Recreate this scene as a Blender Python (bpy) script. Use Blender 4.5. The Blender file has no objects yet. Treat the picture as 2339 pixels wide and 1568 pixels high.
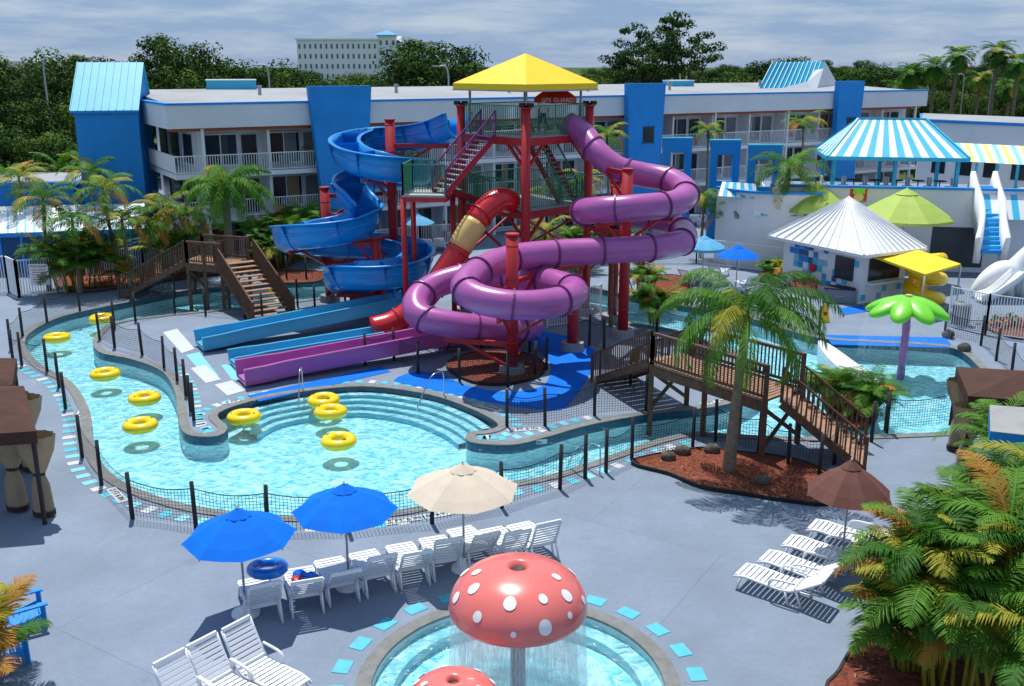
import bpy, math, random
from mathutils import Vector, Matrix
from mathutils.geometry import tessellate_polygon
R=random.Random(11)
# ---------------- survey helpers: drone pose -> real world coordinates
H=12.0; F=2250.0; CX=1169.5; CY=784.0; TH=math.atan(634/2250)
def ray(u,v):
    a=(u-CX)/F; b=(v-CY)/F
    return Vector((a, math.cos(TH)-b*math.sin(TH), -math.sin(TH)-b*math.cos(TH)))
def G(u,v,z=0.0):
    r=ray(u,v); t=(z-H)/r.z
    return Vector((r.x*t,r.y*t,z))
def D(u,v,d):
    r=ray(u,v); t=d/r.y
    return Vector((r.x*t,d,H+r.z*t))
def V(*a): return Vector(a)
# ---------------- materials
MATS={}
def lin(c,k=1.0):
    o=[]
    for x in c:
        x/=255.0
        o.append((x/12.92 if x<=.04045 else ((x+.055)/1.055)**2.4)*k)
    return tuple(o)
def nn(t,ty,**k):
    n=t.nodes.new(ty)
    for a,b in k.items(): setattr(n,a,b)
    return n
def mat(name,c,rough=.6,var=.12,scale=2.0,bump=0.0,bscale=20.0,metal=0.0,k=.8,dirt=0.0,transl=0.0,coat=0.0,spec=.5):
    m=bpy.data.materials.new(name); m.use_nodes=True; t=m.node_tree; L=t.links
    b=t.nodes['Principled BSDF']; col=lin(c,k)
    tc=nn(t,'ShaderNodeTexCoord')
    n=nn(t,'ShaderNodeTexNoise'); n.inputs['Scale'].default_value=scale; n.inputs['Detail'].default_value=3; n.inputs['Roughness'].default_value=.65
    L.new(tc.outputs['Object'],n.inputs['Vector'])
    mr=nn(t,'ShaderNodeMapRange'); mr.inputs[1].default_value=.3; mr.inputs[2].default_value=.7
    mr.inputs[3].default_value=1-var; mr.inputs[4].default_value=1+var
    L.new(n.outputs['Fac'],mr.inputs[0])
    vm=nn(t,'ShaderNodeVectorMath',operation='SCALE'); vm.inputs[0].default_value=col
    L.new(mr.outputs[0],vm.inputs['Scale'])
    out=vm.outputs[0]
    if dirt>0:
        n2=nn(t,'ShaderNodeTexNoise'); n2.inputs['Scale'].default_value=scale*.25; n2.inputs['Detail'].default_value=6; n2.inputs['Roughness'].default_value=.7
        L.new(tc.outputs['Object'],n2.inputs['Vector'])
        r2=nn(t,'ShaderNodeMapRange'); r2.inputs[1].default_value=.52; r2.inputs[2].default_value=.72; r2.inputs[3].default_value=0; r2.inputs[4].default_value=dirt
        L.new(n2.outputs['Fac'],r2.inputs[0])
        mx=nn(t,'ShaderNodeMix',data_type='RGBA'); L.new(r2.outputs[0],mx.inputs[0]); L.new(out,mx.inputs[6]); mx.inputs[7].default_value=(.12,.105,.085,1)
        out=mx.outputs[2]
    L.new(out,b.inputs['Base Color'])
    b.inputs['Roughness'].default_value=rough; b.inputs['Metallic'].default_value=metal
    b.inputs['Coat Weight'].default_value=coat; b.inputs['Specular IOR Level'].default_value=spec
    if bump>0:
        n3=nn(t,'ShaderNodeTexNoise'); n3.inputs['Scale'].default_value=bscale; n3.inputs['Detail'].default_value=2
        L.new(tc.outputs['Object'],n3.inputs['Vector'])
        bp=nn(t,'ShaderNodeBump'); bp.inputs['Strength'].default_value=bump; bp.inputs['Distance'].default_value=.05
        L.new(n3.outputs['Fac'],bp.inputs['Height']); L.new(bp.outputs[0],b.inputs['Normal'])
    if transl>0:
        tr=nn(t,'ShaderNodeBsdfTranslucent'); L.new(out,tr.inputs['Color'])
        ms=nn(t,'ShaderNodeMixShader'); ms.inputs[0].default_value=transl
        L.new(b.outputs[0],ms.inputs[1]); L.new(tr.outputs[0],ms.inputs[2])
        L.new(ms.outputs[0],t.nodes['Material Output'].inputs[0])
    MATS[name]=m; return m
mat('white',(242,244,245),.5,.04,1.5,k=.9,dirt=.05)
mat('whitewall',(234,236,240),.7,.05,.8,bump=.1,k=.88,dirt=.14)
mat('hotelwall',(250,250,250),.7,.03,.3,k=.98)
mat('hotelwin',(120,130,142),.3,.1,.3,k=.8)
mat('roofgrey',(178,182,186),.8,.12,.6,k=.7,dirt=.5)
mat('plastic',(240,242,246),.35,.03,2,k=.88)
mat('blue',(6,140,222),.55,.08,.7,k=.95,dirt=.04)
mat('bluepylon',(8,140,218),.6,.10,.6,k=1.0,dirt=.06)
mat('bluedark',(36,100,155),.6,.12,1,k=.95)
mat('cyan',(58,190,226),.5,.10,.7,k=.92,dirt=.08)
mat('cyanlt',(130,212,230),.5,.06,.7,k=.85)
mat('slideblue',(16,144,220),.28,.07,.8,k=1.0,coat=.3,dirt=.04)
mat('slidebluein',(90,180,225),.3,.08,1,k=.85)
mat('slidecyan',(70,170,212),.3,.1,1,k=.92)
mat('purple',(172,90,158),.3,.10,.9,k=1.0,coat=.25,dirt=.06)
mat('purpledk',(112,44,108),.4,.1,2,k=.9)
mat('purplein',(180,112,190),.3,.12,1,k=.9)
mat('redslide',(205,26,36),.28,.08,.8,k=1.0,coat=.3)
mat('redsteel',(176,32,38),.5,.10,1,k=1.0,dirt=.05)
mat('redbench',(200,30,32),.45,.08,2,k=.95)
mat('yellow',(250,210,6),.45,.06,.8,k=.95,dirt=.04)
mat('tubeyellow',(255,214,8),.25,.03,3,k=.97,coat=.4)
mat('tubeblue',(20,130,220),.25,.05,3,k=.9,coat=.4)
mat('tan',(226,190,112),.4,.06,1,k=.92)
mat('green',(50,138,98),.5,.08,2,k=.85)
mat('lime',(172,198,84),.7,.06,1,k=.85)
mat('limebright',(122,218,48),.4,.08,2,k=.88)
mat('fabricblue',(0,116,228),.8,.06,1.5,bump=.15,bscale=6,k=.95,transl=.12,spec=.2)
mat('fabricltblue',(100,188,230),.75,.06,1.5,k=.85,transl=.15)
mat('fabricbeige',(232,216,194),.8,.05,1.5,bump=.15,bscale=6,k=.88,transl=.15,spec=.2)
mat('fabricbrown',(112,68,58),.8,.06,1.5,bump=.15,bscale=6,k=.85,transl=.05)
mat('fabricred',(220,35,30),.7,.05,1.5,k=.9,transl=.1)
mat('cabanaroof',(84,58,50),.85,.15,2,bump=.3,bscale=8,k=.85,spec=.2)
mat('curtain',(178,154,124),.85,.12,2.5,bump=.3,bscale=5,k=.88,transl=.1)
mat('wood',(112,84,68),.8,.3,5,bump=.4,bscale=14,k=.85,dirt=.15,spec=.2)
mat('woodtread',(170,134,110),.8,.25,5,bump=.3,k=.82,dirt=.15,spec=.2)
mat('wooddark',(52,42,40),.75,.25,5,bump=.3,k=.8)
mat('postblack',(46,44,46),.8,.3,8,bump=.3,k=.9)
mat('net',(46,48,54),.9,.1,3,k=.9)
mat('steel',(200,205,210),.25,.05,3,metal=1,k=.9)
mat('galv',(178,182,186),.5,.08,3,metal=.2,k=.85)
mat('glassdark',(42,52,62),.12,.35,.9,k=.8)
mat('roomdark',(74,82,92),.7,.3,.8,k=.7)
mat('doorgrey',(140,146,154),.6,.15,1,k=.75)
mat('woodbeam',(180,92,56),.7,.15,1,k=.85)
mat('coping',(128,130,128),.85,.2,3,bump=.3,bscale=25,k=.85,dirt=.2)
mat('tileblue',(36,84,112),.35,.35,6,k=.85)
mat('tilecyan',(80,194,214),.6,.12,4,k=.82,dirt=.15)
mat('tilewhite',(215,222,226),.6,.06,4,k=.75,dirt=.2)
mat('matblue',(0,112,222),.85,.10,1.2,bump=.2,k=.9,dirt=.05,spec=.2)
mat('poolstep',(216,236,240),.6,.05,2,k=.8)
mat('mulch',(136,78,60),.95,.5,9,bump=.9,bscale=22,k=.8,spec=.1)
mat('rock',(106,98,90),.9,.35,5,bump=.8,bscale=9,k=.8,spec=.1)
mat('rockpale',(215,206,188),.9,.2,2,bump=.8,bscale=4,k=.8,spec=.1)
mat('concrete',(165,166,166),.85,.12,1.5,bump=.2,k=.78,dirt=.2)
mat('mushred',(230,116,108),.25,.06,2,k=.97,coat=.5,dirt=.02)
mat('black',(20,20,22),.6,.1,3,k=.9)
mat('textblack',(18,18,20),.7,.02,3,k=.9)
mat('textwhite',(240,240,240),.6,.02,3,k=.9)
mat('textred',(200,30,40),.6,.02,3,k=.9)
mat('trunk',(140,124,106),.9,.25,7,bump=.7,bscale=12,k=.8,spec=.1)
mat('bark',(96,82,68),.95,.3,5,bump=.6,k=.75,spec=.1)
mat('palmA',(104,156,50),.6,.2,1.2,k=.78,transl=.3,spec=.2)
mat('palmB',(68,122,42),.6,.2,1.2,k=.78,transl=.3,spec=.2)
mat('palmC',(184,178,62),.6,.2,1.5,k=.8,transl=.3,spec=.2)
mat('palmD',(200,144,64),.7,.2,1.5,k=.78,transl=.25,spec=.15)
mat('leafA',(78,108,46),.9,.35,.5,k=.75,spec=.08)
mat('leafB',(54,84,40),.9,.35,.5,k=.7,spec=.08)
mat('leafC',(104,132,56),.9,.3,.5,k=.75,spec=.08)
mat('grass',(84,108,60),.95,.35,.15,k=.6,spec=.1)
mat('asphalt',(100,102,106),.9,.15,.3,k=.7)
mat('skin',(190,140,115),.55,.05,5,k=.85)
mat('hair',(48,34,28),.7,.2,20,k=.8)
mat('shirt',(228,228,230),.8,.05,5,k=.85)
mat('shorts',(40,50,80),.8,.1,5,k=.8)
mat('carred',(160,30,30),.3,.05,2,k=.8,coat=.6)
mat('carwhite',(225,228,230),.3,.03,2,k=.85,coat=.6)
mat('pinkflower',(220,90,60),.7,.3,8,k=.8)

def deckmat():
    m=bpy.data.materials.new('deck'); m.use_nodes=True; t=m.node_tree; L=t.links; b=t.nodes['Principled BSDF']
    tc=nn(t,'ShaderNodeTexCoord')
    def noise(sc,det=6,ro=.65,dist=0):
        n=nn(t,'ShaderNodeTexNoise'); n.inputs['Scale'].default_value=sc; n.inputs['Detail'].default_value=det; n.inputs['Roughness'].default_value=ro; n.inputs['Distortion'].default_value=dist
        L.new(tc.outputs['Object'],n.inputs['Vector']); return n.outputs['Fac']
    def rng(src,a,b_,c,d):
        r=nn(t,'ShaderNodeMapRange'); r.inputs[1].default_value=a; r.inputs[2].default_value=b_; r.inputs[3].default_value=c; r.inputs[4].default_value=d
        L.new(src,r.inputs[0]); return r.outputs[0]
    f1=rng(noise(.35),.3,.7,.84,1.12); f2=rng(noise(7,4,.8),.3,.7,.92,1.08)
    mu=nn(t,'ShaderNodeMath',operation='MULTIPLY'); L.new(f1,mu.inputs[0]); L.new(f2,mu.inputs[1])
    mp=nn(t,'ShaderNodeMapping'); mp.inputs['Rotation'].default_value=(0,0,math.radians(32)); L.new(tc.outputs['Object'],mp.inputs[0])
    br=nn(t,'ShaderNodeTexBrick'); br.inputs['Scale'].default_value=1; br.inputs['Brick Width'].default_value=7.5; br.inputs['Row Height'].default_value=5.5
    br.inputs['Mortar Size'].default_value=.010; br.inputs['Mortar Smooth'].default_value=.1
    br.inputs['Color1'].default_value=(1,1,1,1); br.inputs['Color2'].default_value=(.96,.96,.96,1); br.inputs['Mortar'].default_value=(.72,.72,.72,1)
    L.new(mp.outputs[0],br.inputs[0])
    vm=nn(t,'ShaderNodeVectorMath',operation='SCALE'); vm.inputs[0].default_value=(.200,.250,.325); L.new(mu.outputs[0],vm.inputs['Scale'])
    m2=nn(t,'ShaderNodeVectorMath',operation='MULTIPLY'); L.new(vm.outputs[0],m2.inputs[0]); L.new(br.outputs[0],m2.inputs[1])
    st=rng(noise(.55,8,.75,.6),.64,.74,0,.7)
    mx=nn(t,'ShaderNodeMix',data_type='RGBA'); L.new(st,mx.inputs[0]); L.new(m2.outputs[0],mx.inputs[6]); mx.inputs[7].default_value=(.34,.33,.31,1)
    dk=rng(noise(1.3,8,.8,.3),.58,.76,0,.4)
    mx2=nn(t,'ShaderNodeMix',data_type='RGBA'); L.new(dk,mx2.inputs[0]); L.new(mx.outputs[2],mx2.inputs[6]); mx2.inputs[7].default_value=(.10,.11,.13,1)
    L.new(mx2.outputs[2],b.inputs['Base Color']); b.inputs['Roughness'].default_value=.8; b.inputs['Specular IOR Level'].default_value=.3
    MATS['deck']=m
deckmat()
def causticfloor():
    m=bpy.data.materials.new('causticfloor'); m.use_nodes=True; t=m.node_tree; L=t.links; b=t.nodes['Principled BSDF']
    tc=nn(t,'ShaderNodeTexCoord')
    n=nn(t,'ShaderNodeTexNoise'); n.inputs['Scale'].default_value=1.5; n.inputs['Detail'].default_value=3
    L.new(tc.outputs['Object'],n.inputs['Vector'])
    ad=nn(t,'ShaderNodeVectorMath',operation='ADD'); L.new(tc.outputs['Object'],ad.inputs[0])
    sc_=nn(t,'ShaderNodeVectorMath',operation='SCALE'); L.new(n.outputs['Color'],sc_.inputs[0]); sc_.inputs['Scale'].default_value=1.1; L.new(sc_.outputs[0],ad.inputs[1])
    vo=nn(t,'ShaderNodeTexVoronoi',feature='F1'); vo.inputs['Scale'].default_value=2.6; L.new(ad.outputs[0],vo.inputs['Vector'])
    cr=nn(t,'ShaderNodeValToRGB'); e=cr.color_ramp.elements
    e[0].position=.15; e[0].color=(.37,.63,.70,1); e[1].position=.72; e[1].color=(.70,.86,.90,1)  # paler cell edges: caustic light net painted into the floor colour
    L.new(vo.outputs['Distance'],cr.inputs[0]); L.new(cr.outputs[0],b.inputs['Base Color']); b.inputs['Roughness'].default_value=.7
    MATS['causticfloor']=m
causticfloor()
def water():
    m=bpy.data.materials.new('water'); m.use_nodes=True; t=m.node_tree; L=t.links; t.nodes.remove(t.nodes['Principled BSDF'])
    tc=nn(t,'ShaderNodeTexCoord')
    n=nn(t,'ShaderNodeTexNoise'); n.inputs['Scale'].default_value=2.6; n.inputs['Detail'].default_value=4; n.inputs['Distortion'].default_value=1.4
    L.new(tc.outputs['Object'],n.inputs['Vector'])
    bp=nn(t,'ShaderNodeBump'); bp.inputs['Strength'].default_value=.8; bp.inputs['Distance'].default_value=.14; L.new(n.outputs['Fac'],bp.inputs['Height'])
    tr=nn(t,'ShaderNodeBsdfTransparent')
    cr=nn(t,'ShaderNodeValToRGB'); e=cr.color_ramp.elements
    e[0].position=.36; e[0].color=(.46,.79,.87,1); e[1].position=.62; e[1].color=(.78,.95,.98,1)  # noise tint paints caustic ripple light and dark into the water colour
    L.new(n.outputs['Fac'],cr.inputs[0]); L.new(cr.outputs[0],tr.inputs[0])
    gl=nn(t,'ShaderNodeBsdfGlossy'); gl.inputs['Roughness'].default_value=.12; L.new(bp.outputs[0],gl.inputs['Normal'])
    fr=nn(t,'ShaderNodeFresnel'); fr.inputs[0].default_value=1.33; L.new(bp.outputs[0],fr.inputs['Normal'])
    ms=nn(t,'ShaderNodeMixShader'); L.new(fr.outputs[0],ms.inputs[0]); L.new(tr.outputs[0],ms.inputs[1]); L.new(gl.outputs[0],ms.inputs[2])
    L.new(ms.outputs[0],t.nodes['Material Output'].inputs[0])
    MATS['water']=m
water()
def spray(name,lo,hi,sx,sz):
    m=bpy.data.materials.new(name); m.use_nodes=True; t=m.node_tree; L=t.links; t.nodes.remove(t.nodes['Principled BSDF'])
    tc=nn(t,'ShaderNodeTexCoord'); mp=nn(t,'ShaderNodeMapping'); mp.inputs['Scale'].default_value=(sx,sx,sz); L.new(tc.outputs['Object'],mp.inputs[0])
    n=nn(t,'ShaderNodeTexNoise'); n.inputs['Scale'].default_value=1; n.inputs['Detail'].default_value=6; n.inputs['Roughness'].default_value=.75; L.new(mp.outputs[0],n.inputs['Vector'])
    r=nn(t,'ShaderNodeMapRange'); r.inputs[1].default_value=.42; r.inputs[2].default_value=.66; r.inputs[3].default_value=lo; r.inputs[4].default_value=hi; L.new(n.outputs['Fac'],r.inputs[0])
    tr=nn(t,'ShaderNodeBsdfTransparent'); d=nn(t,'ShaderNodeBsdfPrincipled'); d.inputs['Base Color'].default_value=(.88,.94,.96,1); d.inputs['Roughness'].default_value=.2
    tl=nn(t,'ShaderNodeBsdfTranslucent'); tl.inputs[0].default_value=(.88,.94,.96,1); m0=nn(t,'ShaderNodeMixShader'); m0.inputs[0].default_value=.5; L.new(d.outputs[0],m0.inputs[1]); L.new(tl.outputs[0],m0.inputs[2])
    ms=nn(t,'ShaderNodeMixShader'); L.new(r.outputs[0],ms.inputs[0]); L.new(tr.outputs[0],ms.inputs[1]); L.new(m0.outputs[0],ms.inputs[2])
    L.new(ms.outputs[0],t.nodes['Material Output'].inputs[0]); MATS[name]=m
spray('curtainwater',.16,.66,22,1.6)
spray('mist',.0,.16,14,2)

# ---------------- mesh builder
class MB:
    def __init__(s): s.v=[];s.f=[];s.fm=[];s.fs=[];s.mats=[];s.cm=0;s.sm=False
    def m(s,n,sm=False):
        if n not in s.mats: s.mats.append(n)
        s.cm=s.mats.index(n); s.sm=sm; return s
    def add(s,vs,fs):
        o=len(s.v); s.v.extend([tuple(v) for v in vs])
        for f in fs: s.f.append([i+o for i in f]); s.fm.append(s.cm); s.fs.append(s.sm)
    def quad(s,a,b,c,d): s.add([a,b,c,d],[(0,1,2,3)])
    def ob(s,o,ax,ay,az):
        o=Vector(o);P=[o,o+ax,o+ax+ay,o+ay]; P+= [p+az for p in P]
        s.add(P,[(3,2,1,0),(4,5,6,7),(0,1,5,4),(1,2,6,5),(2,3,7,6),(3,0,4,7)])
    def box(s,c,sz,rot=0):
        ca,sa=math.cos(rot),math.sin(rot); ax=V(ca,sa,0)*sz[0]; ay=V(-sa,ca,0)*sz[1]; az=V(0,0,sz[2])
        s.ob(Vector(c)-ax/2-ay/2-az/2,ax,ay,az)
    def beam(s,a,b,w,h):
        a=Vector(a);b=Vector(b);d=b-a
        if d.length<1e-5:return
        side=d.cross(V(0,0,1))
        if side.length<1e-4: side=V(1,0,0)
        side.normalize(); up=side.cross(d).normalized()
        s.ob(a-side*w/2-up*h/2,d,side*w,up*h)
    def stick(s,a,b,w):
        a=Vector(a);b=Vector(b); x=V(w/2,0,0); y=V(0,w/2,0)
        P=[a-x-y,a+x-y,a+x+y,a-x+y,b-x-y,b+x-y,b+x+y,b-x+y]
        s.add(P,[(0,1,5,4),(1,2,6,5),(2,3,7,6),(3,0,4,7),(4,5,6,7)])
    def sweep(s,path,prof,capends=True,flat=False):
        vs=[]; N=len(path)
        for i,p in enumerate(path):
            T=(path[min(i+1,N-1)]-path[max(i-1,0)]).normalized()
            S=T.cross(V(0,0,1))
            if S.length<1e-4: S=V(1,0,0)
            S.normalize(); U=S.cross(T)
            pr=prof(i) if callable(prof) else prof
            for a,b in pr: vs.append(p+S*a+U*b)
        n=len(vs)//N; fs=[]
        for i in range(N-1):
            for j in range(n):
                k=(j+1)%n; fs.append((i*n+j,i*n+k,(i+1)*n+k,(i+1)*n+j))
        if capends: fs.append(tuple(range(n))[::-1]); fs.append(tuple((N-1)*n+j for j in range(n)))
        s.add(vs,fs)
    def tube(s,path,r,n=8,cap=True):
        path=[Vector(p) for p in path]; rr=r if isinstance(r,(list,tuple)) else [r]*len(path)
        vs=[];fs=[];N=len(path); S=None
        for i,p in enumerate(path):
            T=(path[min(i+1,N-1)]-path[max(i-1,0)]).normalized()
            if S is None:
                S=T.cross(V(0,0,1))
                if S.length<1e-3: S=V(1,0,0)
            S=(S-T*S.dot(T)).normalized(); U=T.cross(S)
            for j in range(n):
                a=2*math.pi*j/n; vs.append(p+(S*math.cos(a)+U*math.sin(a))*rr[i])
        for i in range(N-1):
            for j in range(n):
                k=(j+1)%n; fs.append((i*n+j,i*n+k,(i+1)*n+k,(i+1)*n+j))
        if cap: fs.append(tuple(range(n))[::-1]); fs.append(tuple((N-1)*n+j for j in range(n)))
        s.add(vs,fs)
    def cyl(s,a,b,r0,r1=None,n=10): s.tube([a,b],[r0,r0 if r1 is None else r1],n)
    def lathe(s,c,prof,n=24,ex=1.0,ey=1.0):
        c=Vector(c); vs=[];fs=[];m=len(prof)
        for r,z in prof:
            for j in range(n):
                a=2*math.pi*j/n; vs.append(c+V(r*math.cos(a)*ex,r*math.sin(a)*ey,z))
        for i in range(m-1):
            for j in range(n):
                k=(j+1)%n; fs.append((i*n+j,i*n+k,(i+1)*n+k,(i+1)*n+j))
        s.add(vs,fs)
    def torus(s,c,Rr,r,n=28,k=12,zs=1.0,M=None):
        vs=[];fs=[]
        for i in range(n):
            a=2*math.pi*i/n
            for j in range(k):
                b=2*math.pi*j/k; p=V((Rr+r*math.cos(b))*math.cos(a),(Rr+r*math.cos(b))*math.sin(a),r*math.sin(b)*zs)
                if M: p=M@p
                vs.append(Vector(c)+p)
        for i in range(n):
            for j in range(k):
                fs.append((i*k+j,((i+1)%n)*k+j,((i+1)%n)*k+(j+1)%k,i*k+(j+1)%k))
        s.add(vs,fs)
    def ell(s,c,sz,M=None,n=12,k=8,jit=0):
        vs=[];fs=[]
        for i in range(k+1):
            th=math.pi*i/k
            for j in range(n):
                a=2*math.pi*j/n; q=1+R.uniform(-jit,jit)
                p=V(sz[0]*math.sin(th)*math.cos(a)*q,sz[1]*math.sin(th)*math.sin(a)*q,sz[2]*math.cos(th)*q)
                if M: p=M@p
                vs.append(Vector(c)+p)
        for i in range(k):
            for j in range(n):
                q=(j+1)%n; fs.append((i*n+j,(i+1)*n+j,(i+1)*n+q,i*n+q))
        s.add(vs,fs)
    def poly(s,loops,z):
        lp=[[Vector((p[0],p[1],0)) for p in l] for l in loops]
        tr=tessellate_polygon(lp); fl=[p for l in lp for p in l]
        fs=[]
        for t in tr:
            a,b,c=[fl[i] for i in t]
            fs.append(tuple(t) if (b-a).cross(c-a).z>0 else tuple(t)[::-1])
        s.add([V(p.x,p.y,z) for p in fl],fs)
    def skirt(s,loop,z0,z1,closed=True):
        n=len(loop)
        for i in range(n if closed else n-1):
            a=loop[i];b=loop[(i+1)%n]
            s.quad(V(a[0],a[1],z0),V(b[0],b[1],z0),V(b[0],b[1],z1),V(a[0],a[1],z1))
    def prism(s,loop,z0,z1): s.poly([loop],z1); s.skirt(loop,z0,z1)
    def obj(s,name,parent=None):
        me=bpy.data.meshes.new(name); me.from_pydata(s.v,[],s.f)
        for n in s.mats: me.materials.append(MATS[n])
        me.polygons.foreach_set('material_index',s.fm); me.polygons.foreach_set('use_smooth',s.fs); me.update()
        o=bpy.data.objects.new(name,me); bpy.context.scene.collection.objects.link(o)
        if parent: o.parent=parent
        return o
def empty(name,loc=(0,0,0)):
    e=bpy.data.objects.new(name,None); e.location=loc; bpy.context.scene.collection.objects.link(e); return e
class Ent:
    def __init__(s,name): s.name=name; s.p={}
    def __getitem__(s,k):
        if k not in s.p: s.p[k]=MB()
        return s.p[k]
    def done(s):
        e=empty(s.name)
        for k,mb in s.p.items(): mb.obj(k,e)
        return e
def text(body,loc,size,rot,m,parent,name='lettering'):
    cu=bpy.data.curves.new(name,'FONT'); cu.body=body; cu.size=size; cu.align_x='CENTER'; cu.align_y='CENTER'; cu.extrude=.003
    cu.materials.append(MATS[m]); o=bpy.data.objects.new(name,cu); o.location=loc; o.rotation_euler=rot
    bpy.context.scene.collection.objects.link(o)
    if parent: o.parent=parent
    return o
def cr(pts,closed=False,n=6):
    P=[Vector(p) for p in pts]; N=len(P); out=[]
    rng=N if closed else N-1
    for i in range(rng):
        if closed: a,b,c,d=P[(i-1)%N],P[i],P[(i+1)%N],P[(i+2)%N]
        else: a,b,c,d=P[max(i-1,0)],P[i],P[i+1],P[min(i+2,N-1)]
        for j in range(n):
            t=j/n
            out.append(.5*((2*b)+(c-a)*t+(2*a-5*b+4*c-d)*t*t+(3*b-a-3*c+d)*t**3))
    if not closed: out.append(P[-1])
    return out
def resample(path,step):
    out=[path[0]]; acc=0
    for i in range(1,len(path)):
        a,b=path[i-1],path[i]; L=(b-a).length
        if L<1e-9: continue
        t=step-acc
        while t<=L: out.append(a+(b-a)*(t/L)); t+=step
        acc=(acc+L)%step if step>0 else 0
    out.append(path[-1]); return out
def area(l): return .5*sum(l[i][0]*l[(i+1)%len(l)][1]-l[(i+1)%len(l)][0]*l[i][1] for i in range(len(l)))
def offset(l,d,closed=True):
    n=len(l); sgn=1 if (not closed or area(l)>0) else -1; o=[]
    for i in range(n):
        a=l[(i-1)%n] if closed else l[max(i-1,0)]; b=l[(i+1)%n] if closed else l[min(i+1,n-1)]
        t=(Vector((b[0],b[1],0))-Vector((a[0],a[1],0))).normalized(); o.append(Vector((l[i][0]+t.y*d*sgn,l[i][1]-t.x*d*sgn,0)))
    return o

# ---------------- ground, deck, pools
FL=-.78
outer_uv=[(75,757),(150,722),(300,690),(430,664),(560,652),(700,645),(900,640),(1150,640),(1330,655),(1450,680),(1560,700),(1700,725),(1860,772),(1990,783),(2120,790),(2190,802),(2245,850),(2300,915),(2295,965),(2200,985),(2000,995),(1850,1000),(1700,995),(1580,990),(1480,1012),(1400,1040),(1250,1088),(1100,1115),(960,1158),(800,1178),(600,1178),(430,1155),(300,1112),(235,1062),(212,1000),(205,940),(165,875),(95,835),(58,790)]
isl_uv=[(262,738),(215,772),(225,805),(300,822),(370,850),(400,900),(408,965),(430,995),(495,998),(520,978),(500,945),(600,912),(740,890),(850,885),(980,903),(1075,935),(1135,968),(1120,983),(1070,990),(1075,1012),(1170,1018),(1250,1000),(1350,972),(1500,945),(1640,930),(1710,905),(1740,870),(1715,825),(1620,780),(1530,752),(1430,735),(1350,700),(1250,680),(1100,668),(900,668),(760,678),(600,700),(400,718)]
div_uv=[(1868,785),(1892,790),(1960,838),(2020,885),(2018,905),(1985,912),(1945,870),(1890,822)]
OUT=cr([G(*p) for p in outer_uv],True,5); ISL=cr([G(*p) for p in isl_uv],True,5); DIV=cr([G(*p) for p in div_uv],True,3)
MC=G(1183,1562); MR=2.95
MP=[V(MC.x+MR*math.cos(a*math.pi/36),MC.y+MR*math.sin(a*math.pi/36),0) for a in range(72)]
rect=[V(-75,-15,0),V(90,-15,0),V(90,108,0),V(-75,108,0)]
g=MB().m('grass'); g.poly([[V(-3000,-3000,0),V(3000,-3000,0),V(3000,6000,0),V(-3000,6000,0)],rect],-.02); g.obj('ground')
d=MB().m('deck'); d.poly([rect,OUT,MP],0); d.obj('pool_deck')
d=MB().m('deck'); d.poly([ISL],0.0); d.m('tileblue'); d.skirt(ISL,-.30,0); d.m('poolstep'); d.skirt(ISL,FL,-.30); d.obj('slide_island_deck')
d=MB().m('whitewall'); d.prism(DIV,FL,.10); d.obj('pool_divider_wall')
b=MB().m('causticfloor'); b.poly([OUT],FL); b.m('tileblue'); b.skirt(OUT,-.30,0); b.m('poolstep'); b.skirt(OUT,FL,-.30)
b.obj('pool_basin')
b=MB().m('causticfloor'); b.poly([MP],-.45); b.m('poolstep'); b.skirt(MP,-.45,0); b.obj('mushroom_pool_basin')
w=MB().m('water'); w.poly([OUT,ISL],-.15); w.obj('lazy_river_water')
w=MB().m('water'); w.poly([MP],-.1); w.obj('mushroom_pool_water')
def coping(mb,l,w_,z=.035):
    o=offset(l,w_); n=len(l)
    for i in range(n):
        j=(i+1)%n
        a,b_,c,d_=[V(p.x,p.y,z) for p in (l[i],l[j],o[j],o[i])]
        mb.quad(a,b_,c,d_)
        mb.quad(V(a.x,a.y,-.03),V(b_.x,b_.y,-.03),b_,a); mb.quad(V(d_.x,d_.y,-.03),V(c.x,c.y,-.03),c,d_)
c=MB().m('coping'); coping(c,OUT,.34); coping(c,MP,.33); coping(c,ISL,-.32); c.obj('pool_coping')
t=MB()
def tiles(l,off,sz,step,flt=lambda p:True):
    o=offset(l,off); o.append(o[0]); pp=resample(o,step)
    for i in range(len(pp)-1):
        p=pp[i]; 
        if not flt(p): continue
        d_=(pp[i+1]-p)
        if d_.length<.05: continue
        t.m(R.choice(['tilecyan','tilecyan','cyanlt']) if i%4 else 'tilewhite'); t.box((p.x,p.y,.006),(sz*.85,sz*1.2,.012),math.atan2(d_.y,d_.x))
tiles(OUT,.72,.34,.62,lambda p:p.y<40 and p.x<6)
tiles(ISL,-.66,.30,.52,lambda p:p.y<39 and p.x<3)
for i in range(26):
    a=2*math.pi*(i+.35)/26
    t.m('tilecyan'); t.box((MC.x+(MR+.72)*math.cos(a),MC.y+(MR+.72)*math.sin(a),.007),(.34,.46,.014),a)
t.obj('deck_tiles')
st=MB().m('poolstep')
arc=cr([G(*p) for p in [(520,948),(600,914),(740,891),(850,886),(980,904),(1072,936),(1120,965)]],False,8)
s0=arc
for i in range(4):
    s1=offset(arc,.31*(i+1),False)
    z=-.20-.13*i
    for j in range(len(arc)-1):
        a,b_,c_,d_=s0[j],s0[j+1],s1[j+1],s1[j]
        st.m('poolstep'); st.quad(V(a.x,a.y,z),V(b_.x,b_.y,z),V(c_.x,c_.y,z),V(d_.x,d_.y,z)); st.m('cyanlt'); st.quad(V(d_.x,d_.y,z),V(c_.x,c_.y,z),V(c_.x,c_.y,z-.2),V(d_.x,d_.y,z-.2))
    s0=s1
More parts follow.
